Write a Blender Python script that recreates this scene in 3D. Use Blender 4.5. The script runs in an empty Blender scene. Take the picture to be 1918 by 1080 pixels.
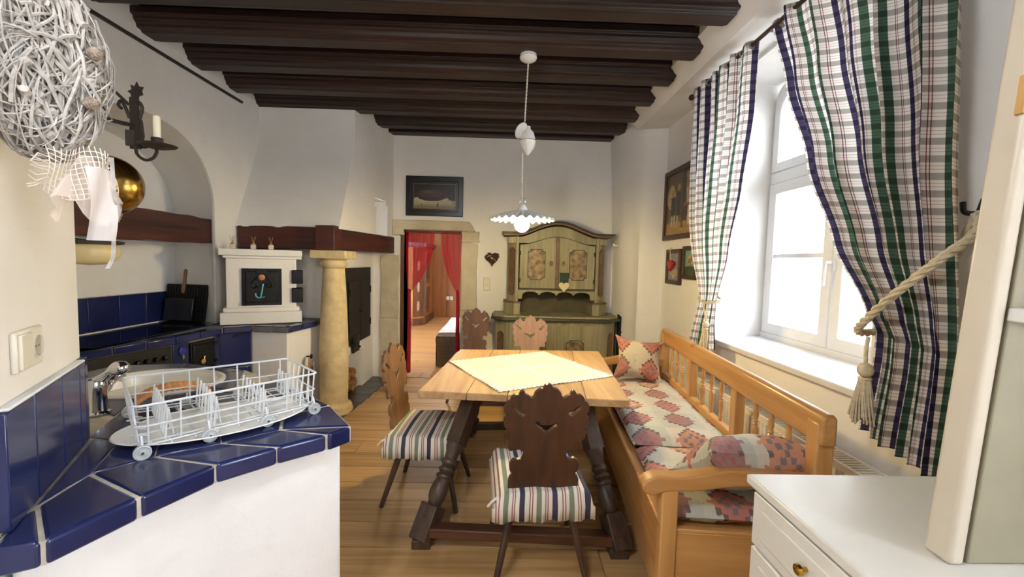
import bpy, math, random
from mathutils import Vector, Matrix
from mathutils.geometry import tessellate_polygon
RN = random.Random(11)
sc = bpy.context.scene
col = sc.collection
PI = math.pi

# ------------------------------------------------------------------ camera
cd = bpy.data.cameras.new('camera')
cam = bpy.data.objects.new('camera', cd)
col.objects.link(cam)
cd.sensor_width = 36.0
cd.lens = 790.0 / 1918.0 * 36.0
cd.clip_start = 0.05
cam.matrix_world = (Matrix.Translation((0, 0, 1.55)) @ Matrix.Rotation(math.atan(-18 / 790.0), 4, 'Z')
                    @ Matrix.Rotation(PI / 2 - math.atan(50 / 790.0), 4, 'X') @ Matrix.Rotation(0.025, 4, 'Z'))
sc.camera = cam
# ------------------------------------------------------------------ sky, light, exposure
w = bpy.data.worlds.new('overcast_sky')
sc.world = w
w.use_nodes = True
w.node_tree.nodes['Background'].inputs[0].default_value = (0.86, 0.93, 1.0, 1)
w.node_tree.nodes['Background'].inputs[1].default_value = 11.0
sc.view_settings.view_transform = 'Standard'
sc.view_settings.look = 'None'
sc.view_settings.gamma = 1.0
sc.view_settings.use_curve_mapping = False
sc.view_settings.exposure = 0.42


def area_light(name, loc, target, sx, sy, power, colr=(1, 1, 1), portal=False):
    l = bpy.data.lights.new(name, 'AREA')
    l.shape = 'RECTANGLE'
    l.size, l.size_y, l.energy, l.color = sx, sy, power, colr
    o = bpy.data.objects.new(name, l)
    col.objects.link(o)
    o.location = loc
    o.rotation_euler = (Vector(target) - Vector(loc)).to_track_quat('-Z', 'Y').to_euler()
    if portal:
        l.cycles.is_portal = True
    return o


area_light('window_portal', (2.45, 2.82, 2.02), (0, 2.82, 2.02), 1.5, 2.1, 1, portal=True)
area_light('added_side_portal', (2.45, -.45, 1.75), (0, -.45, 1.75), 1.1, 1.7, 1, portal=True)  # portal of the unseen side opening added for extra light
area_light('daylight', (5.2, 2.9, 5.6), (1.2, 2.9, 0.9), 3.0, 2.0, 420, (0.88, 0.95, 1.0))
area_light('side_fill', (5.2, -.5, 5.0), (0, -.3, 0.9), 2.5, 2.0, 300, (0.88, 0.95, 1.0))  # fill lamp outside the added side opening


# ------------------------------------------------------------------ helpers
def lin(c):
    return tuple(((v / 255.0) / 12.92 if v <= 10 else (((v / 255.0) + 0.055) / 1.055) ** 2.4) for v in c[:3]) + (1.0,)


MATS = {}


class NT:
    def __init__(s, name):
        s.m = bpy.data.materials.new(name)
        s.m.use_nodes = True
        s.t = s.m.node_tree
        s.b = s.t.nodes['Principled BSDF']
        s.out = s.t.nodes['Material Output']
        MATS[name] = s.m

    def n(s, typ, **kw):
        nd = s.t.nodes.new('ShaderNode' + typ)
        for k, v in kw.items():
            setattr(nd, k, v)
        return nd

    def l(s, a, b):
        s.t.links.new(a, b)

    def val(s, sock, v):
        if hasattr(v, 'is_output') or isinstance(v, bpy.types.NodeSocket):
            s.l(v, sock)
        else:
            sock.default_value = v

    def math(s, op, a, b=0.0, c=None):
        nd = s.n('Math', operation=op)
        s.val(nd.inputs[0], a)
        s.val(nd.inputs[1], b)
        if c is not None:
            s.val(nd.inputs[2], c)
        return nd.outputs[0]

    def mix(s, f, a, b, mode='MIX'):
        nd = s.n('Mix', data_type='RGBA', blend_type=mode)
        s.val(nd.inputs[0], f)
        s.val(nd.inputs[6], a)
        s.val(nd.inputs[7], b)
        return nd.outputs[2]

    def coord(s, kind='Object', scale=(1, 1, 1), rnd=0.0):
        tc = s.n('TexCoord')
        mp = s.n('Mapping')
        s.l(tc.outputs[kind], mp.inputs[0])
        mp.inputs[3].default_value = scale
        o = mp.outputs[0]
        if rnd:
            oi = s.n('ObjectInfo')
            r = s.math('MULTIPLY', oi.outputs['Random'], rnd)
            va = s.n('VectorMath', operation='ADD')
            s.l(o, va.inputs[0])
            cx = s.n('CombineXYZ')
            for i in range(3):
                s.l(r, cx.inputs[i])
            s.l(cx.outputs[0], va.inputs[1])
            o = va.outputs[0]
        return o

    def noise(s, vec, scale, detail=4, rough=.55, dist=0.0):
        nd = s.n('TexNoise')
        s.l(vec, nd.inputs['Vector'])
        nd.inputs['Scale'].default_value = scale
        nd.inputs['Detail'].default_value = detail
        nd.inputs['Roughness'].default_value = rough
        nd.inputs['Distortion'].default_value = dist
        return nd.outputs[0]

    def ramp(s, f, stops, interp='LINEAR'):
        nd = s.n('ValToRGB')
        s.l(f, nd.inputs[0])
        cr = nd.color_ramp
        cr.interpolation = interp
        while len(cr.elements) < len(stops):
            cr.elements.new(0.5)
        for e, (p, c) in zip(cr.elements, stops):
            e.position = p
            e.color = c if len(c) == 4 else lin(c)
        return nd.outputs[0]

    def bump(s, h, strength=.3, dist=.01):
        nd = s.n('Bump')
        nd.inputs['Strength'].default_value = strength
        nd.inputs['Distance'].default_value = dist
        s.l(h, nd.inputs['Height'])
        s.l(nd.outputs[0], s.b.inputs['Normal'])

    def set(s, color=None, rough=None, metal=None, **kw):
        if color is not None:
            s.val(s.b.inputs['Base Color'], color)
        if rough is not None:
            s.val(s.b.inputs['Roughness'], rough)
        if metal is not None:
            s.b.inputs['Metallic'].default_value = metal
        for k, v in kw.items():
            s.val(s.b.inputs[k.replace('_', ' ')], v)
        return s.m


def plain(name, c, rough=.5, metal=0.0, var=.12, vscale=8.0, bump=0.0, bscale=40.0, bdist=.004, rnd=0.0, **kw):
    t = NT(name)
    co = t.coord('Object', rnd=rnd)
    base = lin(c)
    if var:
        nz = t.noise(co, vscale, 5)
        dark = tuple(v * (1 - var * 2.2) for v in base[:3]) + (1,)
        lite = tuple(min(1, v * (1 + var * .8)) for v in base[:3]) + (1,)
        cc = t.ramp(nz, [(.3, dark), (.68, lite)])
    else:
        cc = base
    t.set(cc, rough, metal, **kw)
    if bump:
        t.bump(t.noise(co, bscale, 4), bump, bdist)
    return t.m


def wood(name, c1, c2, axis=0, rough=.45, fine=38.0, stretch=.05, knots=None, rnd=7.0, bump=.15, vary=.25, coat=0.0):
    t = NT(name)
    s = [1.0, 1.0, 1.0]
    s[axis] = stretch
    co = t.coord('Object', tuple(s), rnd)
    a = t.noise(co, fine, 5, .6)
    b = t.noise(co, fine * .17, 3, .5, 1.2)
    f = t.math('ADD', t.math('MULTIPLY', a, .55), t.math('MULTIPLY', b, .55))
    cc = t.ramp(f, [(.36, c1), (.68, c2)])
    if knots:
        s2 = [1.0, 1.0, 1.0]
        s2[axis] = .55
        ck = t.coord('Object', tuple(s2), 5.0)
        v = t.n('TexVoronoi')
        t.l(ck, v.inputs['Vector'])
        v.inputs['Scale'].default_value = 3.6
        k = t.ramp(v.outputs['Distance'], [(.045, (255, 255, 255)), (.11, (0, 0, 0))])
        cc = t.mix(t.math('MULTIPLY', k, .8), cc, lin(knots))
    if vary:
        oi = t.n('ObjectInfo')
        br = t.math('ADD', t.math('MULTIPLY', oi.outputs['Random'], vary), 1 - vary * .6)
        hs = t.n('HueSaturation')
        t.l(br, hs.inputs['Value'])
        t.l(cc, hs.inputs['Color'])
        cc = hs.outputs[0]
    t.set(cc, rough)
    if coat:
        t.set(Coat_Weight=coat, Coat_Roughness=.2)
    if bump:
        t.bump(a, bump, .004)
    return t.m


def thing(name, label, cat, loc=(0, 0, 0), rotz=0.0, group=None):
    o = bpy.data.objects.new(name, None)
    o.empty_display_size = .05
    col.objects.link(o)
    o.location = loc
    o.rotation_euler = (0, 0, rotz)
    return tag(o, label, cat, group)


def tag(o, label, cat, group=None):
    o['label'] = label
    o['category'] = cat
    if group:
        o['group'] = group
    return o


def struct(o, label=None):
    o['kind'] = 'structure'
    if label:
        o['label'] = label
    return o


def dup(root, loc, rotz, label=None, group=None):
    def rec(o, par):
        c = o.copy()
        col.objects.link(c)
        c.parent = par
        for ch in list(o.children):
            rec(ch, c)
        return c
    r = rec(root, None)
    r.location = loc
    r.rotation_euler = (0, 0, rotz)
    if label:
        r['label'] = label
    if group:
        r['group'] = group
    return r


class MB:
    def __init__(s):
        s.v, s.f, s.uv = [], [], []

    def add(s, vs, fs, M=None, uvs=None):
        o = len(s.v)
        s.v += [tuple(M @ Vector(p)) if M else tuple(p) for p in vs]
        for i, f in enumerate(fs):
            s.f.append([k + o for k in f])
            s.uv.append(uvs[i] if uvs else None)
        return s

    def box(s, x0, x1, y0, y1, z0, z1, M=None):
        vs = [(x, y, z) for z in (z0, z1) for y in (y0, y1) for x in (x0, x1)]
        return s.add(vs, [(0, 2, 3, 1), (4, 5, 7, 6), (0, 1, 5, 4), (2, 6, 7, 3), (0, 4, 6, 2), (1, 3, 7, 5)], M)

    def bar(s, a, b, wx, wy, M=None):
        """square-section bar from a to b"""
        a, b = Vector(a), Vector(b)
        q = (b - a).to_track_quat('Z', 'Y').to_matrix().to_4x4()
        T = Matrix.Translation(a) @ q
        return s.box(-wx / 2, wx / 2, -wy / 2, wy / 2, 0, (b - a).length, (M @ T) if M else T)

    def prism(s, poly, z0, z1, M=None, holes=()):
        """polygon in XY extruded along Z, with holes"""
        area = sum(poly[i - 1][0] * poly[i][1] - poly[i][0] * poly[i - 1][1] for i in range(len(poly)))
        if area < 0:
            poly = poly[::-1]
        loops = [[Vector((p[0], p[1], 0)) for p in poly]]
        for h in holes:
            a = sum(h[i - 1][0] * h[i][1] - h[i][0] * h[i - 1][1] for i in range(len(h)))
            loops.append([Vector((p[0], p[1], 0)) for p in (h if a < 0 else h[::-1])])
        flat = [p for L in loops for p in L]
        n = len(flat)
        vs = [(p.x, p.y, z0) for p in flat] + [(p.x, p.y, z1) for p in flat]
        fs = []
        if holes:
            for t in tessellate_polygon(loops):
                a, b, c = [flat[i] for i in t]
                if (b - a).cross(c - a).z < 0:
                    t = t[::-1]
                fs.append([i + n for i in t])
                fs.append(list(t[::-1]))
        else:
            fs.append([i + n for i in range(n)])
            fs.append(list(range(n))[::-1])
        o = 0
        for L in loops:
            k = len(L)
            for i in range(k):
                j = (i + 1) % k
                fs.append([o + i, o + j, o + j + n, o + i + n])
            o += k
        return s.add(vs, fs, M)

    def tube(s, pts, r, n=8, closed=False, M=None, cap=True):
        pts = [Vector(p) for p in pts]
        m = len(pts)
        rs = r if isinstance(r, (list, tuple)) else [r] * m
        vs, fs = [], []
        up = None
        for i, p in enumerate(pts):
            if closed:
                d = pts[(i + 1) % m] - pts[i - 1]
            else:
                d = pts[min(i + 1, m - 1)] - pts[max(i - 1, 0)]
            if d.length < 1e-9:
                d = Vector((0, 0, 1))
            d.normalize()
            if up is None:
                up = Vector((0, 0, 1)) if abs(d.z) < .9 else Vector((1, 0, 0))
            sx = d.cross(up)
            if sx.length < 1e-6:
                sx = d.orthogonal()
            sx.normalize()
            up = sx.cross(d)
            for k in range(n):
                a = 2 * PI * k / n
                vs.append(p + (sx * math.cos(a) + up * math.sin(a)) * rs[i])
        for i in range(m if closed else m - 1):
            for k in range(n):
                a, b = i * n + k, i * n + (k + 1) % n
                j = ((i + 1) % m) * n
                fs.append([a, j + k, j + (k + 1) % n, b][::-1])
        if cap and not closed:
            fs.append(list(range(n))[::-1])
            fs.append([(m - 1) * n + k for k in range(n)])
        return s.add(vs, fs, M)

    def lathe(s, prof, n=16, M=None, cap=True, wave=None):
        """profile of (r, z) from bottom to top"""
        vs, fs = [], []
        for r, z in prof:
            for k in range(n):
                a = 2 * PI * k / n
                rr = r
                zz = z
                if wave:
                    rr, zz = wave(r, z, k)
                vs.append((rr * math.cos(a), rr * math.sin(a), zz))
        for i in range(len(prof) - 1):
            for k in range(n):
                k2 = (k + 1) % n
                fs.append([i * n + k, i * n + k2, (i + 1) * n + k2, (i + 1) * n + k])
        if cap:
            fs.append(list(range(n))[::-1])
            fs.append([(len(prof) - 1) * n + k for k in range(n)])
        return s.add(vs, fs, M)

    def grid(s, fn, nu, nv, M=None, us=1.0, vs_=1.0):
        vs, fs, uv = [], [], []
        for j in range(nv + 1):
            for i in range(nu + 1):
                vs.append(fn(i / nu, j / nv))
        for j in range(nv):
            for i in range(nu):
                a = j * (nu + 1) + i
                fs.append([a, a + 1, a + nu + 2, a + nu + 1])
                uv.append([(us * (i + p) / nu, vs_ * (j + q) / nv) for p, q in ((0, 0), (1, 0), (1, 1), (0, 1))])
        return s.add(vs, fs, M, uv)

    def ell(s, c, r, n=10, M=None):
        T = Matrix.Translation(c) @ Matrix.Diagonal((r[0], r[1], r[2], 1))
        prof = [(max(.02, math.cos(a)), math.sin(a)) for a in [-PI / 2 + PI * i / n for i in range(n + 1)]]
        return s.lathe(prof, max(8, n + 4), (M @ T) if M else T)

    def mesh(s, name):
        me = bpy.data.meshes.new(name)
        me.from_pydata(s.v, [], s.f)
        if any(u for u in s.uv):
            ul = me.uv_layers.new(name='uv')
            k = 0
            for f, u in zip(s.f, s.uv):
                for i in range(len(f)):
                    ul.data[k].uv = u[i] if u else (0, 0)
                    k += 1
        me.update()
        return me

    def build(s, name, mat, parent=None, smooth=False, bevel=0.0, seg=2, solid=0.0, sub=0, ang=.7, loc=None, fix=False):
        me = s.mesh(name)
        if fix:
            import bmesh
            bm = bmesh.new()
            bm.from_mesh(me)
            bmesh.ops.recalc_face_normals(bm, faces=bm.faces)
            bm.to_mesh(me)
            bm.free()
        o = bpy.data.objects.new(name, me)
        col.objects.link(o)
        me.materials.append(MATS[mat] if isinstance(mat, str) else mat)
        if smooth or bevel:
            me.shade_smooth()
            me.set_sharp_from_angle(angle=ang)
        if solid:
            md = o.modifiers.new('solid', 'SOLIDIFY')
            md.thickness = solid
            md.offset = 0
        if bevel:
            md = o.modifiers.new('bevel', 'BEVEL')
            md.width = bevel
            md.segments = seg
            md.limit_method = 'ANGLE'
            md.angle_limit = .6
            md.harden_normals = False
        if sub:
            md = o.modifiers.new('sub', 'SUBSURF')
            md.levels = md.render_levels = sub
        if parent:
            o.parent = parent
        if loc:
            o.location = loc
        return o


def RotTo(loc, rz=0.0, rx=0.0, ry=0.0):
    return Matrix.Translation(loc) @ Matrix.Rotation(rz, 4, 'Z') @ Matrix.Rotation(ry, 4, 'Y') @ Matrix.Rotation(rx, 4, 'X')


XZ = Matrix.Rotation(PI / 2, 4, 'X')      # prism drawn in XY stands up: y -> z, thickness -> -y


def arc(cx, cy, r, a0, a1, n=10, ry=None):
    return [(cx + r * math.cos(math.radians(a0 + (a1 - a0) * i / n)), cy + (ry or r) * math.sin(math.radians(a0 + (a1 - a0) * i / n))) for i in range(n + 1)]


def smooth_path(pts, k=6):
    """Catmull-Rom through points"""
    P = [Vector(p) for p in pts]
    P = [P[0] * 2 - P[1]] + P + [P[-1] * 2 - P[-2]]
    out = []
    for i in range(1, len(P) - 2):
        for j in range(k):
            t = j / k
            a, b, c, d = P[i - 1], P[i], P[i + 1], P[i + 2]
            out.append(.5 * ((2 * b) + (c - a) * t + (2 * a - 5 * b + 4 * c - d) * t * t + (3 * b - a - 3 * c + d) * t ** 3))
    out.append(P[-2])
    return out


def lerp(a, b, t):
    return tuple(x + (y - x) * t for x, y in zip(a, b))


# ------------------------------------------------------------------ materials
def plaster(name, c, c2, bs=.35):
    t = NT(name)
    co = t.coord('Object')
    n1 = t.noise(co, 1.3, 4, .6)
    n2 = t.noise(co, 14, 6, .65)
    cc = t.ramp(n1, [(.3, c2), (.65, c)])
    t.set(cc, .92)
    h = t.math('ADD', t.math('MULTIPLY', n1, 2.0), t.math('MULTIPLY', n2, .35))
    t.bump(h, bs, .03)
    return t.m


plaster('plaster', (240, 238, 236), (231, 228, 224))
plaster('plaster_rough', (241, 241, 242), (228, 228, 230), .6)
plaster('plaster_room2', (190, 140, 85), (170, 120, 70))
plaster('stone_trim', (216, 206, 184), (176, 164, 140), .8)
wood('floor_pine', (156, 120, 74), (202, 164, 112), 0, .5, 34, .04, (110, 66, 34), bump=.1, vary=.28)
wood('floor_pine2', (172, 126, 76), (208, 164, 112), 0, .4, 34, .04, (120, 70, 34), bump=.1, vary=.2)
plain('joint_dark', (36, 24, 15), .9)
wood('ceiling_wood', (22, 13, 12), (58, 33, 28), 0, .5, 30, .03, bump=.5, vary=.35)
wood('ceiling_board', (20, 14, 14), (44, 29, 27), 0, .55, 30, .03, bump=.3, vary=.35)
wood('beam_wood', (38, 17, 15), (84, 40, 33), 0, .5, 26, .06, bump=.7, vary=.1)
wood('beam_wood_y', (34, 17, 16), (84, 48, 42), 1, .38, 26, .06, bump=.8, vary=.1)
wood('table_pine', (162, 124, 84), (206, 172, 128), 1, .45, 28, .05, (120, 76, 42), bump=.2, vary=.16)
wood('table_dark', (34, 24, 20), (82, 62, 50), 2, .42, 30, .08, bump=.4, vary=0)
wood('table_reddish', (54, 30, 20), (98, 62, 42), 0, .45, 30, .06, bump=.3, vary=0)
wood('chair_dark', (44, 25, 16), (82, 50, 32), 2, .4, 30, .08, bump=.12, vary=0)
wood('chair_walnut', (90, 62, 38), (138, 100, 64), 2, .4, 30, .08, bump=.12, vary=0)
wood('chair_brown', (74, 48, 34), (112, 78, 56), 2, .45, 30, .08, bump=.12, vary=0)
wood('chair_pink', (130, 100, 86), (166, 132, 114), 2, .45, 30, .08, bump=.12, vary=0)
wood('leg_dark', (40, 26, 20), (84, 58, 42), 2, .45, 40, .08, bump=.15, vary=.15)
wood('bench_pine', (166, 114, 60), (208, 158, 98), 1, .36, 24, .05, (150, 88, 40), bump=.12, vary=.14, coat=.25)
wood('bench_pine_z', (166, 114, 60), (208, 158, 98), 2, .36, 24, .06, bump=.12, vary=.14, coat=.25)
wood('bench_pine_x', (166, 114, 60), (208, 158, 98), 0, .36, 20, .07, bump=.12, vary=.14, coat=.25)
wood('hutch_green', (112, 107, 82), (160, 152, 120), 2, .5, 26, .07, bump=.25, vary=.12)
wood('hutch_dark', (38, 40, 32), (76, 74, 58), 0, .45, 26, .08, bump=.2, vary=.1)
wood('hutch_brown', (84, 62, 44), (124, 98, 72), 0, .5, 30, .1, bump=.2, vary=.2)
plain('hutch_panel', (142, 122, 92), .5, var=.35, vscale=16, bump=.2)
plain('hutch_inside', (84, 76, 52), .7)
plain('black_line', (34, 30, 26), .7)


def tile(name, c1, c2, rough=.2):
    t = NT(name)
    co = t.coord('Object', rnd=9.0)
    nz = t.noise(co, 5, 4)
    oi = t.n('ObjectInfo')
    f = t.math('ADD', t.math('MULTIPLY', nz, .7), t.math('MULTIPLY', oi.outputs['Random'], .35))
    t.set(t.ramp(f, [(.25, c1), (.8, c2)]), rough, Coat_Weight=.2, Coat_Roughness=.1)
    t.bump(t.noise(co, 9, 3), .12, .004)
    return t.m


tile('tile_blue', (20, 25, 62), (36, 46, 100))
tile('tile_dark', (14, 17, 38), (32, 38, 70), .2)
tile('slate', (40, 44, 54), (66, 70, 80), .3)
plain('grout', (196, 190, 178), .9, var=.15, vscale=20, bump=.4, bscale=90)
plain('grout_dark', (120, 118, 118), .9)
plain('iron', (30, 30, 32), .42, .55, .2, 12, .25, 60)
plain('iron_matte', (24, 24, 25), .6, .2, .15, 12, .2, 60)
plain('iron_brown', (56, 48, 44), .6, .4, .2, 30, .3, 60)
plain('knob_black', (14, 14, 15), .3, 0, 0)
plain('hob_glass', (8, 9, 12), .08, 0, 0)
plain('enamel', (240, 240, 238), .16, 0, .02)
plain('wire_white', (226, 230, 236), .3, 0, 0)
plain('wheel_grey', (196, 200, 202), .35, 0, .05)
plain('wheel_dark', (70, 74, 78), .4, 0, 0)
plain('chrome', (205, 208, 214), .08, 1.0, 0)
plain('brass', (176, 142, 74), .22, 1.0, .18, 9, .1, 14)
plain('brass_bright', (196, 156, 74), .2, 1.0, .1)
plain('brass_inside', (40, 32, 20), .5, .6)
plain('sponge', (240, 172, 118), .85, 0, .1, 20, .5, 120)
plain('plastic_white', (240, 239, 234), .3, 0, 0)
plain('plastic_cream', (228, 222, 206), .35, 0, 0)
plain('plastic_shadow', (120, 116, 108), .5, 0, 0)
plain('candle', (238, 230, 204), .5, 0, .03, Subsurface_Weight=.2)
plain('twig_white', (190, 184, 178), .85, 0, .16, 40, .4, 90, rnd=4.0)
plain('twig_core', (150, 142, 136), .9, 0, .25, 20, .5, 60)
plain('cone_brown', (156, 140, 126), .9, 0, .3, 90, .8, 120)
plain('lace_pink', (232, 220, 208), .9, 0, .05)
plain('heart_twig', (86, 56, 34), .8, 0, .35, 40, .5, 80)
plain('ribbon_pale', (226, 210, 190), .8, 0, 0)
plain('sandstone', (216, 196, 152), .85, 0, .1, 10, .5, 70, .004)
plain('window_white', (224, 224, 224), .35, 0, .02)
plain('sill_white', (222, 222, 224), .4, 0, .03)
plain('radiator', (236, 232, 222), .4, 0, .02)
plain('radiator_dark', (96, 88, 76), .6, 0, 0)
plain('rope', (214, 198, 166), .9, 0, .12, 60, .5, 160)
plain('white_paint', (222, 220, 214), .32, 0, .02)
plain('cupboard_beige', (200, 190, 172), .42, 0, .03)
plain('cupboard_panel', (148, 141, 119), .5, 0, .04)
plain('gasket', (38, 36, 30), .7, 0, 0)
plain('porcelain', (238, 236, 230), .25, 0, .02)
plain('cord_fabric', (226, 222, 210), .9, 0, .2, 200)
plain('logwood', (172, 124, 82), .85, 0, .3, 14, .5, 50)
plain('glass_amber', (214, 196, 146), .3, 0, .08, 6)
plain('glass_bottle', (214, 196, 186), .1, 0, .05)
plain('reed', (190, 150, 90), .8, 0, .1)
plain('brown_cover', (98, 80, 62), .9, 0, .15, 30, .4, 90)
plain('sheet_white', (220, 220, 226), .85, 0, .04, 6, .3, 8)
plain('flower_blue', (50, 62, 170), .3, 0, .2, 60)
plain('leaf_green', (120, 140, 70), .5, 0, .1)
plain('hook_teal', (96, 178, 190), .3, .3, 0)
plain('knob_wood', (200, 140, 90), .4, 0, .15, 40)
plain('towel_tan', (196, 152, 108), .9, 0, .2, 30)
plain('towel_grey', (150, 146, 140), .9, 0, .2, 30)
plain('towel_brown', (96, 70, 56), .9, 0, .2, 30)
plain('frame_black', (20, 18, 17), .3, 0, 0)
wood('frame_brown', (40, 24, 18), (76, 48, 34), 1, .4, 40, .08, bump=.1, vary=0)
plain('gold_line', (150, 112, 60), .4, .4, .1)
plain('ornament_red', (168, 36, 40), .5, 0, .1)
plain('ornament_green', (34, 62, 48), .6, 0, .2, 60)
plain('ornament_cream', (214, 204, 166), .7, 0, .05)
plain('facade', (226, 224, 220), .9, 0, .03)
plain('facade_roof', (150, 120, 108), .9, 0, .1)
plain('outer_ground', (170, 168, 164), .9)
plain('wardrobe_blue', (120, 122, 128), .55, 0, .3, 14)
wood('wardrobe_brown', (66, 44, 34), (120, 84, 62), 2, .45, 30, .1, bump=.1, vary=.1)
wood('wardrobe_side', (150, 92, 40), (206, 140, 70), 2, .4, 30, .08, bump=.1, vary=.1)
plain('wardrobe_motif', (186, 142, 128), .6, 0, .2, 40)
wood('room2_panel', (120, 74, 38), (164, 108, 60), 2, .5, 18, .06, bump=.1, vary=.14)
def sep(t, kind='UV', scale=(1, 1, 1)):
    s = t.n('SeparateXYZ')
    t.l(t.coord(kind, scale), s.inputs[0])
    return s.outputs


def frac(t, a, period):
    return t.math('FRACT', t.math('ADD', t.math('DIVIDE', a, period), 50.0))


def fabric_out(t, cc, trans=.25):
    """diffuse cloth that lets some light through"""
    d = t.n('BsdfDiffuse')
    tr = t.n('BsdfTranslucent')
    mx = t.n('MixShader')
    t.l(cc, d.inputs[0])
    t.l(cc, tr.inputs[0])
    mx.inputs[0].default_value = trans
    t.l(d.outputs[0], mx.inputs[1])
    t.l(tr.outputs[0], mx.inputs[2])
    t.l(mx.outputs[0], t.out.inputs[0])


def plaid():
    t = NT('plaid')
    o = sep(t)
    W, NV, GR, RD = (248, 244, 238), (70, 64, 92), (80, 108, 90), (146, 92, 98)
    cu = t.ramp(frac(t, o[0], .185), [(0, W), (.04, NV), (.21, W), (.32, RD), (.335, W), (.36, RD), (.375, W), (.51, GR), (.68, W),
                                     (.82, RD), (.835, W), (.86, RD), (.875, W)], 'CONSTANT')
    cv = t.ramp(frac(t, o[1], .066), [(0, (186, 182, 180)), (.40, (255, 255, 255)), (.58, (206, 172, 172)), (.61, (255, 255, 255)),
                                      (.78, (206, 172, 172)), (.81, (255, 255, 255))], 'CONSTANT')
    cc = t.mix(1.0, cu, cv, 'MULTIPLY')
    weave = t.noise(t.coord('UV', (1, 1, 1)), 320, 2)
    cc = t.mix(t.math('MULTIPLY', weave, .25), cc, lin((205, 200, 196)), 'MULTIPLY')
    fabric_out(t, cc, .48)


plaid()


def stripes():
    t = NT('stripes')
    o = sep(t, 'UV')
    W, NV, GR, RD = (226, 220, 210), (62, 60, 82), (126, 136, 116), (150, 96, 92)
    cu = t.ramp(frac(t, o[0], .155), [(0, W), (.10, RD), (.135, W), (.18, RD), (.215, W), (.32, GR), (.47, W), (.58, RD), (.61, W), (.65, RD), (.68, W), (.80, NV), (.96, W)], 'CONSTANT')
    t.set(cu, .85)
    t.bump(t.noise(t.coord('UV'), 24, 3), .5, .01)


stripes()


def kilim(name, tint=(1, 1, 1)):
    t = NT(name)
    nzw = t.n('TexNoise')
    cuv = t.coord('UV')
    t.l(cuv, nzw.inputs['Vector'])
    nzw.inputs['Scale'].default_value = 30
    vmw = t.n('VectorMath', operation='MULTIPLY_ADD')
    t.l(nzw.outputs['Color'], vmw.inputs[0])
    vmw.inputs[1].default_value = (.022, .022, 0)
    t.l(cuv, vmw.inputs[2])
    so_ = t.n('SeparateXYZ')
    t.l(vmw.outputs[0], so_.inputs[0])
    o = so_.outputs
    C = .27

    def cell(a, off=0.0):
        q = t.math('ADD', t.math('DIVIDE', a, C), 40.0 + off)
        return t.math('FLOOR', q), t.math('SUBTRACT', t.math('FRACT', q), .5)
    ix, fx = cell(o[0])
    iy, fy = cell(o[1], .23)

    def snap(a, st):
        return t.math('ABSOLUTE', t.math('SNAP', t.math('ADD', a, .5 * st), st))
    d = t.math('ADD', snap(fx, .085), t.math('MULTIPLY', snap(fy, .085), .95))
    cx = t.n('CombineXYZ')
    t.l(ix, cx.inputs[0])
    t.l(iy, cx.inputs[1])
    wn = t.n('TexWhiteNoise', noise_dimensions='3D')
    t.l(cx.outputs[0], wn.inputs['Vector'])
    a = t.ramp(wn.outputs[0], [(0, (190, 112, 100)), (.3, (198, 138, 104)), (.55, (186, 104, 114)), (.8, (150, 112, 110))], 'CONSTANT')
    b = t.ramp(wn.outputs[0], [(0, (110, 104, 118)), (.4, (214, 200, 182)), (.7, (164, 84, 88))], 'CONSTANT')
    bg = t.ramp(wn.outputs[0], [(0, (200, 204, 190)), (.35, (214, 208, 194)), (.7, (188, 196, 184))], 'CONSTANT')
    cc = t.mix(t.math('LESS_THAN', d, .42), bg, lin((84, 70, 74)))
    cc = t.mix(t.math('LESS_THAN', d, .39), cc, a)
    cc = t.mix(t.math('LESS_THAN', d, .22), cc, b)
    cc = t.mix(t.math('LESS_THAN', d, .12), cc, a)
    vo = t.n('TexVoronoi', distance='MANHATTAN')
    t.l(t.coord('UV'), vo.inputs['Vector'])
    vo.inputs['Scale'].default_value = 26
    dots = t.math('LESS_THAN', vo.outputs['Distance'], .16)
    dm = t.math('MULTIPLY', dots, t.math('GREATER_THAN', d, .46))
    cc = t.mix(dm, cc, lin((150, 74, 90)))
    n = t.noise(t.coord('UV'), 60, 3)
    cc = t.mix(t.math('MULTIPLY', n, .35), cc, lin((170, 160, 156)), 'MULTIPLY')
    n3 = t.noise(t.coord('UV'), 16, 4)
    cc = t.mix(t.math('MULTIPLY', n3, .3), cc, lin((206, 176, 170)))
    if tint != (1, 1, 1):
        cc = t.mix(1.0, cc, tint + (1,), 'MULTIPLY')
    t.set(cc, .85)
    t.bump(t.noise(t.coord('UV'), 9, 3), .5, .02)


kilim('kilim')
kilim('kilim_warm', (1.0, .86, .7))


def string_red():
    t = NT('string_red')
    o = sep(t, 'UV')
    wv = t.math('MULTIPLY', t.math('ADD', t.math('SINE', t.math('MULTIPLY', o[0], 330.0)), 1.0), .5)
    nz = t.noise(t.coord('UV', (60, 1.2, 1)), 2.0, 3)
    al = t.math('ADD', t.math('MULTIPLY', wv, .35), t.math('MULTIPLY', nz, 1.0))
    al = t.math('MINIMUM', t.math('MAXIMUM', al, .12), .95)
    d = t.n('BsdfDiffuse')
    d.inputs[0].default_value = lin((176, 14, 44))
    tl = t.n('BsdfTranslucent')
    tl.inputs[0].default_value = lin((190, 16, 48))
    m1 = t.n('MixShader')
    m1.inputs[0].default_value = .5
    t.l(d.outputs[0], m1.inputs[1])
    t.l(tl.outputs[0], m1.inputs[2])
    tp = t.n('BsdfTransparent')
    m2 = t.n('MixShader')
    t.l(al, m2.inputs[0])
    t.l(tp.outputs[0], m2.inputs[1])
    t.l(m1.outputs[0], m2.inputs[2])
    t.l(m2.outputs[0], t.out.inputs[0])
    plain('red_cloth', (176, 22, 46), .8, 0, .12, 30)


string_red()


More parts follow.
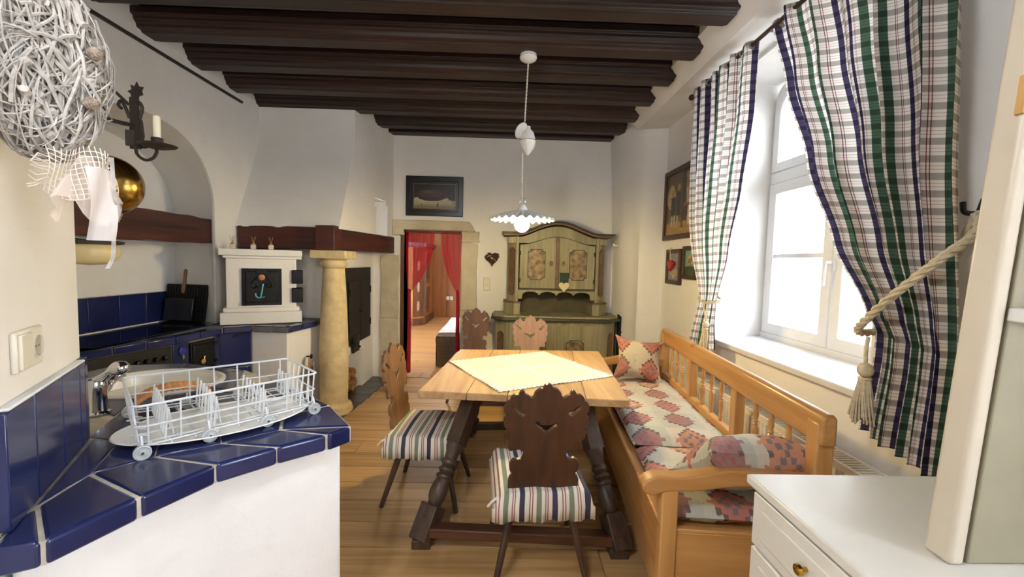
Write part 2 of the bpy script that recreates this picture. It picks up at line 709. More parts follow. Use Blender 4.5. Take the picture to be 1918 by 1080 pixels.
def sheer(name, c, alpha):
    t = NT(name)
    d = t.n('BsdfDiffuse')
    d.inputs[0].default_value = lin(c)
    tp = t.n('BsdfTransparent')
    m2 = t.n('MixShader')
    m2.inputs[0].default_value = alpha
    t.l(tp.outputs[0], m2.inputs[1])
    t.l(d.outputs[0], m2.inputs[2])
    t.l(m2.outputs[0], t.out.inputs[0])


sheer('organza', (236, 228, 226), .62)
sheer('tulle', (236, 222, 212), .5)


def glass():
    t = NT('pane_glass')
    tp = t.n('BsdfTransparent')
    gl = t.n('BsdfGlossy')
    gl.inputs['Roughness'].default_value = .02
    fr = t.n('Fresnel')
    m = t.n('MixShader')
    t.l(t.math('MULTIPLY', fr.outputs[0], .6), m.inputs[0])
    t.l(tp.outputs[0], m.inputs[1])
    t.l(gl.outputs[0], m.inputs[2])
    t.l(m.outputs[0], t.out.inputs[0])


glass()


def bulb_mat():
    t = NT('bulb_glow')
    t.set(lin((255, 240, 210)), .3)
    t.b.inputs['Emission Color'].default_value = (1, .76, .33, 1)
    t.b.inputs['Emission Strength'].default_value = 440.0


bulb_mat()


def lace():
    t = NT('lace_cloth')
    o = sep(t, 'UV')
    e = t.math('MAXIMUM', t.math('ABSOLUTE', t.math('SUBTRACT', o[0], .5)), t.math('ABSOLUTE', t.math('SUBTRACT', o[1], .5)))
    holes = t.n('TexVoronoi')
    t.l(t.coord('UV'), holes.inputs['Vector'])
    holes.inputs['Scale'].default_value = 70
    hm = t.math('MULTIPLY', t.math('LESS_THAN', holes.outputs['Distance'], .22), t.math('GREATER_THAN', e, .40))
    fold = t.math('LESS_THAN', t.math('MINIMUM', t.math('ABSOLUTE', t.math('SUBTRACT', o[0], .5)), t.math('ABSOLUTE', t.math('SUBTRACT', o[1], .5))), .022)
    cc = t.mix(t.math('GREATER_THAN', e, .40), lin((228, 221, 202)), lin((236, 233, 225)))
    cc = t.mix(t.math('MULTIPLY', fold, .8), cc, lin((244, 240, 226)))
    cc = t.mix(t.math('MULTIPLY', hm, .55), cc, lin((190, 160, 116)))
    t.set(cc, .9)
    h = t.math('ADD', t.math('MULTIPLY', t.noise(t.coord('UV', (1, 3, 1)), 4, 3), 1.2), t.math('MULTIPLY', holes.outputs['Distance'], t.math('MULTIPLY', t.math('GREATER_THAN', e, .40), .4)))
    t.bump(h, .8, .03)


lace()


def paint(name, bg, shapes, grain=.55):
    t = NT(name)
    co = t.coord('UV')
    nz = t.n('TexNoise')
    t.l(co, nz.inputs['Vector'])
    nz.inputs['Scale'].default_value = 14
    vm = t.n('VectorMath', operation='MULTIPLY_ADD')
    t.l(nz.outputs['Color'], vm.inputs[0])
    vm.inputs[1].default_value = (.06, .06, 0)
    t.l(co, vm.inputs[2])
    s = t.n('SeparateXYZ')
    t.l(vm.outputs[0], s.inputs[0])
    x, y = s.outputs[0], s.outputs[1]
    cc = lin(bg)
    for sh in shapes:
        if sh[0] == 'e':
            _, cx, cy, rx, ry, c = sh
            dx = t.math('DIVIDE', t.math('SUBTRACT', x, cx + .03), rx)
            dy = t.math('DIVIDE', t.math('SUBTRACT', y, cy + .03), ry)
            f = t.math('LESS_THAN', t.math('ADD', t.math('MULTIPLY', dx, dx), t.math('MULTIPLY', dy, dy)), 1.0)
        else:
            _, x0, x1, y0, y1, c = sh
            f = t.math('MULTIPLY', t.math('LESS_THAN', t.math('ABSOLUTE', t.math('SUBTRACT', x, (x0 + x1) / 2 + .03)), (x1 - x0) / 2),
                       t.math('LESS_THAN', t.math('ABSOLUTE', t.math('SUBTRACT', y, (y0 + y1) / 2 + .03)), (y1 - y0) / 2))
        cc = t.mix(f, cc, lin(c))
    n2 = t.noise(co, 22, 4)
    cc = t.mix(grain, cc, t.ramp(n2, [(.3, (90, 80, 70)), (.7, (255, 250, 240))]), 'MULTIPLY')
    t.set(cc, .35)


paint('paint_bread', (26, 27, 26), [('b', 0, 1, .0, .34, (150, 140, 112)), ('b', 0, 1, .0, .10, (120, 112, 88)), ('b', .0, .9, .18, .36, (176, 166, 138)),
                                    ('b', .55, .6, .0, .22, (90, 84, 66)), ('b', .18, .2, .0, .2, (110, 102, 80)), ('e', .42, .38, .42, .12, (190, 180, 150)),
                                    ('e', .43, .56, .39, .26, (58, 38, 28)), ('e', .40, .62, .30, .16, (74, 50, 36)), ('e', .35, .68, .14, .06, (98, 74, 56))], .3)
paint('paint_people', (112, 92, 58), [('b', 0, 1, 0, .2, (176, 142, 72)), ('b', .45, 1, .2, 1, (66, 56, 42)), ('b', .55, .8, .62, .95, (170, 150, 104)), ('e', .14, .62, .12, .2, (196, 176, 120)),
                                      ('b', .14, .27, .3, .62, (38, 32, 30)), ('b', .15, .19, .13, .32, (206, 196, 166)), ('b', .23, .27, .13, .32, (206, 196, 166)), ('e', .2, .68, .04, .06, (186, 142, 104)),
                                      ('b', .30, .42, .3, .68, (52, 46, 36)), ('e', .36, .76, .045, .06, (196, 160, 116)), ('b', .31, .35, .12, .3, (200, 190, 160)),
                                      ('b', .56, .72, .45, .7, (210, 190, 150)), ('e', .64, .78, .05, .07, (176, 130, 96)), ('b', .5, .95, .42, .48, (150, 104, 56)), ('b', .6, .76, .14, .42, (214, 202, 170)),
                                      ('e', .84, .62, .07, .14, (160, 70, 54)), ('e', .84, .8, .045, .06, (190, 146, 110)), ('b', .8, .96, .2, .42, (92, 50, 40)), ('b', .44, .48, .1, .5, (84, 54, 30))])
paint('paint_dancer', (150, 150, 156), [('e', .5, .68, .14, .1, (220, 190, 160)), ('e', .42, .6, .26, .12, (168, 40, 44)), ('b', .35, .65, .3, .55, (206, 120, 110)), ('e', .5, .3, .36, .16, (196, 176, 150)),
                                        ('b', .4, .6, .08, .2, (214, 200, 180)), ('b', .2, .8, .4, .43, (176, 150, 120))])
paint('paint_green', (128, 172, 156), [('b', 0, 1, 0, .34, (70, 92, 62)), ('e', .5, .6, .3, .2, (206, 190, 140)), ('e', .6, .66, .14, .1, (196, 96, 70)), ('e', .36, .56, .1, .1, (96, 120, 70)), ('e', .5, .28, .4, .08, (60, 74, 52)),
                                       ('b', .46, .54, .3, .56, (96, 76, 54))])

# ------------------------------------------------------------------ the setting
base = MB().box(-3.2, 1.85, -1.6, 5.62, -.08, -.024).build('floor', 'joint_dark')
struct(base, 'pine plank floor of the dining room')
y = -1.58
row = 0
while y < 5.5:
    y1 = min(y + .222, 5.54)
    cuts = [-1.74 if y1 > 3.95 else -2.62, [-.3, .55, -1.15, .05, 1.1][row % 5], 1.85]
    if 4.0 < y < 5.5:
        cuts[0] = -1.50 + .07 * (y - 4.1)
    for a, b in zip(cuts[:-1], cuts[1:]):
        L = b - a - .003
        MB().box(-L / 2, L / 2, -(y1 - y) / 2 + .0034, (y1 - y) / 2 - .0034, -.024, 0).build('plank', 'floor_pine', base, bevel=.002, seg=1, loc=((a + b) / 2, (y + y1) / 2, 0))
    y += .222
    row += 1
# slate hearth strip in front of the fireplace
hs = struct(MB().box(-1.74, -1.46, 3.95, 5.54, -.03, -.006).build('floor', 'grout_dark'), 'dark slate hearth strip beside the stone column')
for k in range(6):
    ya = 3.96 + k * .262
    e0, e1 = -1.51 + .07 * (ya - 4.1), -1.51 + .07 * (ya + .255 - 4.1)
    MB().prism([(-1.735, ya), (e0, ya), (e1, ya + .256), (-1.735, ya + .256)], -.02, .004).build('slate_tile', 'slate', hs, bevel=.003)
# second room behind the doorway
f2 = struct(MB().box(-4.0, 2.2, 5.62, 11.6, -.08, -.024).build('floor', 'joint_dark'), 'pine plank floor of the room beyond the doorway')
for k in range(27):
    ya = 5.56 + k * .222
    MB().box(-3.0, 3.0, .002, .22, -.024, 0).build('plank', 'floor_pine2', f2, bevel=.002, seg=1, loc=(-.95, ya, 0))
struct(MB().box(-4.1, 2.3, 11.5, 11.7, -.05, 3.0).box(-4.2, -4.0, 5.75, 11.6, -.05, 3.0).box(2.1, 2.3, 5.75, 11.6, -.05, 3.0).build('wall_back_room', 'plaster_room2'))
struct(MB().box(-4.2, 2.3, 5.75, 11.7, 2.6, 2.7).build('ceiling_back_room', 'plaster'))

# far wall with the doorway
DX0, DX1, DZ = -1.28, -.54, 1.93
wf = struct(MB().box(-1.75, DX0, 5.5, 5.74, -.05, 3.35).box(DX1, 1.6, 5.5, 5.74, -.05, 3.35).box(DX0, DX1, 5.5, 5.74, DZ, 3.35).build('wall_far', 'plaster'))
tr = bpy.data.objects.new('trim_1', None)
col.objects.link(tr)
struct(tr, 'worn sandstone surround of the doorway')


def rough_poly(x0, x1, z0, z1, amp=.008, n=7, seed=1):
    r = random.Random(seed)
    e = lambda: r.uniform(-amp, amp)
    pts = [(x0 + (x1 - x0) * i / n, z0 + e()) for i in range(n + 1)] + [(x1 + e(), z0 + (z1 - z0) * i / n) for i in range(1, n)]
    pts += [(x1 - (x1 - x0) * i / n, z1 + e()) for i in range(n + 1)] + [(x0 + e(), z1 - (z1 - z0) * i / n) for i in range(1, n)]
    return pts


for nm, (a, b, c, d), t_ in (('jamb_stone', (-1.575, -1.345, 0, .78), .035), ('jamb_stone', (-1.57, -1.345, .785, 1.60), .032), ('jamb_stone', (-.54, -.355, 0, .9), .03),
                             ('jamb_stone', (-.54, -.335, .905, 1.78), .034), ('corbel_stone', (-1.42, -1.28, 1.86, 1.96), .05), ('corbel_stone', (-.54, -.315, 1.785, 1.92), .045)):
    MB().prism(rough_poly(a, b, c, d, seed=int(abs(a * 100) + c * 31)), -.02, t_, XZ).build(nm, 'stone_trim', tr, bevel=.008, loc=(0, 5.5, 0))
MB().prism([(-1.43, 1.93), (-.54, 1.93), (-.36, 1.925), (-.44, 2.045), (-.9, 2.052), (-1.43, 2.05)], -.02, .045, XZ).build('lintel_stone', 'stone_trim', tr, bevel=.01, loc=(0, 5.5, 0))
d1 = struct(MB().box(DX0 - .045, DX0 + .0, 5.49, 5.74, 0, 1.93).box(DX0, DX1, 5.60, 5.74, 1.90, 1.93).box(DX1 - .005, DX1 + .0, 5.5, 5.74, 0, 1.93).build('door_1', 'chair_brown'), 'dark wooden door frame in the sandstone doorway')
MB().box(DX0, DX1, 5.48, 5.76, -.02, .008).build('threshold', 'table_pine', d1, bevel=.003)


# left wall with its arched cooking alcove
def arch_pts(hw, cy, spring, rise, n=28, p=2.25):
    out = []
    for i in range(n + 1):
        a = PI * i / n
        c, s = math.cos(a), math.sin(a)
        out.append((cy - hw * math.copysign(abs(c) ** (2 / p), c), spring + rise * abs(s) ** (2 / p)))
    return out


XW, XA = -2.62, -3.15
oa = arch_pts(.71, 3.2, 1.93, .64)
ia = arch_pts(.92, 3.2, 1.90, .62)
wl = MB()
poly = [(5.6, -.05), (5.6, 3.35), (2.2, 3.35), (2.2, -.05), (oa[0][0], -.05)] + oa + [(oa[-1][0], -.05)]
MX = Matrix(((0, 0, 1, 0), (1, 0, 0, 0), (0, 1, 0, 0), (0, 0, 0, 1)))     # (a, b, c) -> x=c, y=a, z=b
wl.prism([(p[0], p[1]) for p in [(2.2, -.05)] + [(oa[0][0], -.05)] + oa + [(oa[-1][0], -.05), (5.6, -.05), (5.6, 3.35), (2.2, 3.35)]], XW - .02, XW, MX)
lo = [(oa[0][0], -.05)] + oa + [(oa[-1][0], -.05)]
li = [(ia[0][0], -.05)] + ia + [(ia[-1][0], -.05)]
vs = [(XW, a, b) for a, b in lo] + [(XA, a, b) for a, b in li]
n = len(lo)
wl.add(vs, [[i, i + 1, i + 1 + n, i + n] for i in range(n - 1)])
wl.add([(XA, a, b) for a, b in li], [list(range(n))])
struct(wl.build('wall_left', 'plaster', smooth=True, ang=.5))
struct(MB().tube([(XW + .012, 2.3, 3.045), (XW + .012, 4.32, 3.05)], .013, 6).build('trim_2', 'iron_brown'), 'thin dark wiring strip under the ceiling on the left wall')
# near wall block on the left (switch, wreath hang here)
struct(MB().prism([(-1.094, .912), (-1.392, 1.408), (-2.62, 2.35), (-2.62, -1.6), (-2.3, -1.6), (-.85, .5)], -.05, 3.35).build('wall_near', 'plaster', bevel=.012, seg=3))
# wall behind oven and hearth wall with log niche
hw_ = MB().box(XW, -1.70, 4.42, 5.5, 1.0, 1.7).box(XW, -1.75, 4.42, 4.46, -.05, 1.0)
HX = -1.68
hw_.box(HX - .1, HX, 5.10, 5.5, -.05, .47).box(HX - .1, HX, 4.40, 4.44, -.05, .47).box(HX - .1, HX, 4.40, 5.5, .47, 1.7).box(-2.2, -2.15, 4.46, 5.2, -.05, .6).box(-2.15, HX - .1, 5.10, 5.14, -.05, .5).box(-2.15, HX - .1, 4.46, 5.10, .47, .52)
struct(hw_.build('wall_hearth', 'plaster'))

# hood: flared plaster canopy
hd = MB()
CX1 = -1.615


def hood_y(t):
    return 4.63 - .43 * (1 - t) ** 2.2 - .03 * math.sin(t * 7)


def hood_front(u, v):
    z = 1.83 + (3.32 - 1.83) * v
    return (-2.72 + (CX1 + 2.72) * u, hood_y(v), z)


def hood_side(u, v):
    z = 1.83 + (3.32 - 1.83) * v
    y0 = hood_y(v)
    yy = y0 + (5.52 - y0) * u
    return (CX1 + (-1.42 - CX1) * u ** 1.1, yy, z)


hd.grid(hood_front, 10, 22)
NU, NVV = 20, 28
sv = [hood_side(i / NU, j / NVV) for j in range(NVV + 1) for i in range(NU + 1)]
sf = []
for j in range(NVV):
    for i in range(NU):
        p = hood_side((i + .5) / NU, (j + .5) / NVV)
        if 5.02 < p[1] < 5.32 and 1.8 < p[2] < 2.24:
            continue
        a = j * (NU + 1) + i
        sf.append([a, a + 1, a + NU + 2, a + NU + 1])
hd.add(sv, sf)
hd.add([(-1.75, 4.95, 1.83), (-1.75, 5.4, 1.83), (-1.75, 5.4, 2.3), (-1.75, 4.95, 2.3)], [[0, 1, 2, 3]])
hd.add([(-1.75, 5.33, 1.83), (-1.462, 5.33, 1.83), (-1.462, 5.33, 2.3), (-1.75, 5.33, 2.3)], [[0, 1, 2, 3]])
hd.add([(-1.75, 4.98, 2.25), (-1.53, 4.98, 2.25), (-1.462, 5.35, 2.25), (-1.75, 5.35, 2.25)], [[0, 1, 2, 3]])
hd.add([(-2.72, 4.2, 1.83), (CX1, 4.2, 1.83), (-1.42, 5.5, 1.83), (-2.72, 5.5, 1.83)], [[0, 3, 2, 1]])
struct(hd.build('wall_hood', 'plaster', smooth=True, ang=.9), 'flared white plaster chimney hood over the stove')

# right wall, window opening, soffit, pier
WX = 1.85
WY0, WY1, WZ0, WZ1 = 2.05, 3.60, .92, 3.08
wr = MB().box(WX, 2.42, -1.6, 5.0, -.05, WZ0).box(WX, 2.42, -1.6, 5.0, WZ1, 3.4).box(WX, 2.42, -1.6, -1.0, WZ0, WZ1).box(WX, 2.42, -1.0, .1, 2.6, WZ1).box(WX, 2.42, .1, WY0, WZ0, WZ1).box(WX, 2.42, WY1, 5.0, WZ0, WZ1)  # includes an unseen near opening added to brighten the left walls
struct(wr.build('wall_right', 'plaster'))
struct(MB().prism([(1.36, 3.4), (1.36, 3.19), (1.40, 3.16), (1.50, 3.085), (1.87, 3.11), (1.87, 3.4)], -1.6, 4.86, Matrix(((1, 0, 0, 0), (0, 0, 1, 0), (0, 1, 0, 0), (0, 0, 0, 1)))).build('trim_3', 'plaster', fix=True), 'white plaster cornice above the curtain rod')
pr_ = MB()
ring = [(1.95, 4.86), (1.64, 4.86), (1.58, 4.90), (1.52, 4.99), (1.49, 5.06), (1.45, 5.12), (1.41, 5.24), (1.385, 5.40), (1.38, 5.56), (1.95, 5.56)]
lev = [-.05, .8, 1.5, 2.1, 2.6, 3.0, 3.4]
offs = [.06, .06, .05, .02, 0, -.03, -.05]
for z_, of in zip(lev, offs):
    for i, (a, b) in enumerate(ring):
        pr_.v.append((a + (of if 2 < i < 9 else 0), b, z_))
m_ = len(ring)
for j in range(len(lev) - 1):
    for i in range(m_ - 1):
        pr_.f.append([j * m_ + i, j * m_ + m_ + i, j * m_ + m_ + i + 1, j * m_ + i + 1])
        pr_.uv.append(None)
struct(pr_.build('wall_pier', 'plaster', smooth=True, ang=.6), 'rounded plaster pier beside the green hutch')
struct(MB().box(-2.62, 2.42, -1.75, -1.6, -.05, 3.35).build('wall_back', 'plaster'))

# ceiling: profiled dark beams with boards between
ce = struct(MB().box(-2.75, 1.9, -1.6, 5.6, 3.30, 3.40).build('ceiling', 'joint_dark'), 'dark beamed wooden ceiling')
SP = .482
prof = [(-.155, .02), (-.155, -.03), (-.135, -.035), (-.13, -.06), (-.11, -.075), (-.105, -.10), (-.07, -.105), (-.06, -.118), (.06, -.118), (.07, -.105), (.105, -.10), (.11, -.075), (.13, -.06), (.135, -.035), (.155, -.03), (.155, .02)]
MBm = Matrix(((0, 0, 1, 0), (1, 0, 0, 0), (0, 1, 0, 0), (0, 0, 0, 1)))
k = 0
by = 5.17
while by > -1.5:
    MB().prism(prof, -2.05, 2.04, MBm).build('ceiling_beam', 'ceiling_wood', ce, bevel=.006, loc=(-.62, by, 3.235))
    for dy in (.195, .285):
        yb = by - dy
        MB().box(-2.05, 2.04, -.044, .044, 0, .03).build('ceiling_board', 'ceiling_board', ce, loc=(-.62, yb, 3.262 + (.012 if dy < .2 else 0)))
    by -= SP
MB().box(-2.05, 2.04, -.09, .09, -.12, .05).build('ceiling_beam', 'ceiling_wood', ce, bevel=.008, loc=(-.62, 5.46, 3.235))

# window
FX = 2.30
WM = Matrix(((0, 0, 1, 0), (1, 0, 0, 0), (0, 1, 0, 0), (0, 0, 0, 1)))
win = bpy.data.objects.new('window_1', None)
col.objects.link(win)
struct(win, 'white casement window with arched top light')


def frame_rect(y0, y1, z0, z1, t, x0, x1, name, arch=False, parent=win, bev=.006):
    def outl(a0, a1, b0, b1, arched):
        if not arched:
            return [(a0, b0), (a1, b0), (a1, b1), (a0, b1)]
        r = .16
        return [(a0, b0), (a1, b0)] + arc(a1 - r, b1 - r, r, 0, 90, 6) + arc(a0 + r, b1 - r, r, 90, 180, 6)
    m = MB().prism(outl(y0, y1, z0, z1, arch), x0, x1, WM, [outl(y0 + t, y1 - t, z0 + t, z1 - t, arch)])
    return m.build(name, 'window_white', parent, bevel=bev)


frame_rect(2.06, 3.61, .965, 3.07, .055, FX - .03, FX + .08, 'window_frame', True)
MB().box(FX - .045, FX + .05, 2.08, 3.59, 2.25, 2.345).build('transom', 'window_white', win, bevel=.008)
for nm, a, b in (('sash', 2.845, 3.575), ('sash', 2.10, 2.835)):
    s_ = frame_rect(a, b, 1.005, 2.25, .085, FX - .055, FX + .01, 'sash')
    MB().box(FX - .04, FX + .0, a + .07, b - .07, 1.635, 1.668).build('glazing_bar', 'window_white', s_, bevel=.004)
    MB().box(FX - .02, FX - .014, a + .07, b - .07, 1.07, 2.19).build('pane', 'pane_glass', s_)
    s_ = frame_rect(a, b, 2.35, 3.035, .07, FX - .05, FX + .01, 'top_sash', True)
    MB().box(FX - .02, FX - .014, a + .06, b - .06, 2.40, 2.98).build('pane', 'pane_glass', s_)
MB().box(FX - .05, FX + .05, 2.80, 2.88, 2.3, 3.05).build('mullion', 'window_white', win, bevel=.006)
hnd = MB().box(FX - .075, FX - .055, 2.80, 2.84, 1.54, 1.62).tube([(FX - .07, 2.82, 1.60), (FX - .11, 2.82, 1.60), (FX - .112, 2.825, 1.57), (FX - .112, 2.83, 1.44)], .011, 8)
hnd.build('window_handle', 'window_white', win, smooth=True)
MB().box(FX - .055, FX - .03, 2.07, 3.60, .955, 1.005).build('bottom_rail', 'window_white', win, bevel=.004)
sl = MB()
sl.add([(1.80, 2.03, .90), (1.80, 3.60, .90), (1.80, 2.03, .94), (1.80, 3.60, .94), (2.31, 2.03, .965), (2.31, 3.60, .965), (2.31, 2.03, .9), (2.31, 3.60, .9)],
       [(0, 2, 3, 1), (2, 4, 5, 3), (0, 6, 4, 2), (1, 3, 5, 7), (0, 1, 7, 6)])
struct(sl.build('trim_4', 'sill_white', bevel=.008, fix=True), 'white window sill board')
# outside
nb = thing('neighbour_house', 'pale neighbouring house seen through the bright window', 'building', (9.5, 4.5, -3))
MB().box(0, 3, -3, 4, 0, 5.6).build('house_wall', 'facade', nb)
MB().prism([(-.3, 5.6), (3.3, 5.6), (1.5, 7.4)], -4.2, 3.2, XZ).build('roof', 'facade_roof', nb)
for k in range(3):
    wv = MB().box(-.06, .02, -2.2 + k * 2.1, -1.3 + k * 2.1, 3.0, 4.4).build('window', 'window_white', nb, bevel=.01)
    MB().box(-.07, -.05, -2.12 + k * 2.1, -1.38 + k * 2.1, 3.08, 4.32).build('pane', 'pane_glass', wv)
struct(MB().box(2.5, 40, -30, 40, -3.2, -3).build('outer_ground', 'outer_ground'))
# ------------------------------------------------------------------ sink peninsula
CZ = .92
FRONT = [(-1.06, .86), (-.985, .90), (-.925, 1.074), (-.847, 1.252), (-.729, 1.377), (-.612, 1.482), (-.552, 1.562)]
INNER = [(-1.13, .99), (-1.14, 1.02), (-1.16, 1.19), (-1.10, 1.28), (-.955, 1.37), (-.83, 1.50)]
REST = [(-.724, 1.791), (-.955, 1.99), (-1.168, 2.16), (-1.41, 2.33), (-1.815, 2.45), (-2.16, 2.36), (-2.2, 2.14)]
WALLSIDE = [(-1.40, 1.42)]
pen = thing('sink_peninsula', 'white plastered kitchen peninsula with cobalt blue tiled worktop', 'counter')
outline = FRONT + REST + WALLSIDE
SC, SA, SB = (-1.68, 2.06), .285, .235
sink_ring = [(SC[0] + (SA - .015) * math.cos(2 * PI * i / 40), SC[1] + (SB - .015) * math.sin(2 * PI * i / 40)) for i in range(40)]


def inset(poly, d):
    cx = sum(p[0] for p in poly) / len(poly)
    cy = sum(p[1] for p in poly) / len(poly)
    out = []
    for p in poly:
        v = Vector((cx - p[0], cy - p[1]))
        v = v.normalized() * d if v.length else v
        out.append((p[0] + v.x, p[1] + v.y))
    return out


MB().prism(inset(outline, .045), 0, .862).build('plaster_base', 'plaster_rough', pen, bevel=.02, seg=3)
MB().prism(inset(outline, .006), .862, CZ - .004, holes=[sink_ring]).build('grout_bed', 'grout', pen)


def tile_quad(pts, z0, z1, mat, parent, gap=.004, bev=.004, name='tile', seg=2):
    return MB().prism(inset(pts, gap), z0, z1).build(name, mat, parent, bevel=bev, seg=seg)


# rounded front tiles hanging over the edge, each one a piece
fr_in = [(-1.13, .985), (-1.135, 1.03), (-1.16, 1.19), (-1.07, 1.30), (-.93, 1.40), (-.80, 1.52)]
for i in range(len(FRONT) - 2):
    a, b, c, d = FRONT[i], FRONT[i + 1], fr_in[min(i + 1, 5)], fr_in[min(i, 5)]
    v = Vector((b[0] - a[0], b[1] - a[1])).normalized()
    g = .0022
    a, b = (a[0] + v.x * g, a[1] + v.y * g), (b[0] - v.x * g, b[1] - v.y * g)
    w_ = Vector((c[0] - d[0], c[1] - d[1]))
    if w_.length > .03:
        w_ = w_.normalized() * g
        c, d = (c[0] - w_.x, c[1] - w_.y), (d[0] + w_.x, d[1] + w_.y)
    MB().prism([a, b, c, d], .858, CZ).build('edge_tile', 'tile_blue', pen, bevel=.011, seg=4)
# corner tile and right edge tiles
RI = [(-.80, 1.52), (-.86, 1.66), (-1.06, 1.84), (-1.25, 1.97)]
RE = [(-.552, 1.562), (-.724, 1.791), (-.955, 1.99), (-1.168, 2.16)]
MB().prism([(-.606, 1.487), (-.556, 1.556), (-.792, 1.522)], .858, CZ).build('edge_tile', 'tile_blue', pen, bevel=.008, seg=3)
for i in range(3):
    q = inset([RE[i], RE[i + 1], RI[i + 1], RI[i]], .006)
    MB().prism(q, .858, CZ).build('edge_tile', 'tile_blue', pen, bevel=.012, seg=4)
# inner field: strips fanning out between platter area and sink
field = [[(-1.14, 1.03), (-1.16, 1.19), (-1.27, 1.40), (-1.37, 1.42), (-1.30, 1.30)], [(-1.16, 1.19), (-1.07, 1.30), (-1.22, 1.53), (-1.27, 1.40)], [(-1.07, 1.30), (-.93, 1.40), (-1.10, 1.64), (-1.22, 1.53)],
         [(-.93, 1.40), (-.80, 1.52), (-.86, 1.66), (-.98, 1.74), (-1.10, 1.64)], [(-1.27, 1.40), (-1.22, 1.53), (-1.30, 1.70), (-1.48, 1.62), (-1.40, 1.43)], [(-1.22, 1.53), (-1.10, 1.64), (-1.22, 1.80), (-1.30, 1.70)],
         [(-1.10, 1.64), (-.98, 1.74), (-1.06, 1.84), (-1.22, 1.92), (-1.22, 1.80)]]
for q in field:
    tile_quad(q, CZ - .014, CZ, 'tile_blue', pen)
# tiles around the round sink, cut to its rim
ring_out = [(-1.25, 1.97), (-1.41, 2.32), (-1.815, 2.44), (-2.15, 2.36), (-2.18, 2.12), (-1.80, 1.80), (-1.48, 1.62), (-1.30, 1.70), (-1.22, 1.92)]


def ell_at(p, k=1.0):
    a = math.atan2((p[1] - SC[1]) / SB, (p[0] - SC[0]) / SA)
    return a


for i in range(len(ring_out)):
    p, q = ring_out[i], ring_out[(i + 1) % len(ring_out)]
    a0, a1 = ell_at(p), ell_at(q)
    while a1 - a0 > PI:
        a1 -= 2 * PI
    while a1 - a0 < -PI:
        a1 += 2 * PI
    inn = [(SC[0] + (SA + .002) * math.cos(a1 + (a0 - a1) * k / 8), SC[1] + (SB + .002) * math.sin(a1 + (a0 - a1) * k / 8)) for k in range(9)]
    sh = lambda A, B, g: lerp(A, B, g / max(1e-6, math.dist(A, B)))
    poly = [sh(p, q, .004), sh(q, p, .004)] + [inn[0]] + inn[1:-1] + [inn[-1]]
    MB().prism(poly, CZ - .014, CZ - .001).build('tile', 'tile_blue', pen, bevel=.003)
# tiled splashback on the near wall
P0, P1 = Vector((-1.088, .902, 0)), Vector((-1.372, 1.375, 0))
dv = (P1 - P0)
nrm = Vector((dv.y, -dv.x, 0)).normalized()
for t0, t1 in ((.03, .30), (.308, .63), (.638, .90), (.908, 1.0)):
    a, b = P0 + dv * t0 + nrm * .0, P0 + dv * t1
    pts = [a, b, b + nrm * .02, a + nrm * .02]
    z1 = 1.19
    MB().prism([(p.x, p.y) for p in pts], CZ + .002, z1).build('splash_tile', 'tile_blue', pen, bevel=.003)
MB().prism([(p.x, p.y) for p in (P1 + nrm * .02, P1 + nrm * .02 + Vector((-.022, .032, 0)), P1 + Vector((-.022, .032, 0)), P1)], CZ + .002, 1.2).build('splash_tile', 'tile_blue', pen, bevel=.003)
for t0 in (.304, .634, .904):
    a = P0 + dv * t0
    d_ = dv.normalized() * .004
    MB().prism([(p.x, p.y) for p in (a - d_, a + d_, a + d_ + nrm * .017, a - d_ + nrm * .017)], CZ, 1.19).build('grout_joint', 'grout', pen)
MB().prism([(p.x, p.y) for p in (P0 + dv * .05, P1, P1 + nrm * .022, P0 + dv * .05 + nrm * .022)], 1.191, 1.199).build('plaster_ledge', 'plaster_rough', pen, bevel=.004)

sk = thing('enamel_sink', 'round white enamel sink set in the blue tiled peninsula', 'sink', (SC[0], SC[1], CZ))
sprof = [(.03, -.165), (.72, -.16), (.86, -.13), (.93, -.02), (.95, .004), (1.0, .008), (1.045, .004), (1.045, -.003), (.97, -.004)]
MB().lathe(sprof, 40, Matrix.Diagonal((SA, SB, 1, 1)), cap=False).build('basin', 'enamel', sk, smooth=True, ang=1.2, solid=.004)
MB().lathe([(.0, -.158), (.034, -.157), (.038, -.150), (.026, -.148)], 16).build('drain', 'chrome', sk, smooth=True)

fa = thing('mixer_tap', 'chrome single lever mixer tap beside the enamel sink', 'tap', (-1.575, 1.645, CZ))
MB().lathe([(.046, 0), (.046, .006), (.038, .012), (.037, .09), (.039, .094), (.039, .125), (.034, .135), (.01, .14)], 24).build('tap_body', 'chrome', fa, smooth=True)
MB().tube(smooth_path([(.0, 0, .05), (-.03, .08, .085), (-.06, .16, .10), (-.075, .2, .085)]), [.022] * 7 + [.018] * 12, 12).build('spout', 'chrome', fa, smooth=True)
lv = MB().tube(smooth_path([(0, 0, .12), (.045, -.008, .15), (.085, -.018, .175), (.12, -.028, .19)]), [.02, .019, .018, .017, .016, .015, .014, .013, .013, .013, .014, .016, .018, .02, .022, .024, .025, .024, .016], 12)
lv.build('lever', 'chrome', fa, smooth=True)
MB().ell((.125, -.03, .19), (.032, .03, .027), 10).build('lever_knob', 'chrome', fa, smooth=True)

# ribbed orange sponge cloth at the sink edge
sp = MB()


def spf(u, v):
    a = PI * (.12 + .76 * u)
    rib = .0022 * math.cos(u * 2 * PI * 16)
    r = .085 + rib
    return (-.10 * math.cos(a) * 1.15, (v - .5) * .085 + .01 * math.sin(a), r * math.sin(a) * .62 - .012)


sp.grid(spf, 96, 6)
sm = sp.build('sponge_cloth', 'sponge', smooth=True, solid=.012)
sm.location = (-1.39, 1.80, CZ + .014)
sm.scale = (1.15, 1.15, 1.2)
sm.rotation_euler = (0, 0, .72)
tag(sm, 'orange ribbed sponge curved at the rim of the enamel sink', 'sponge')

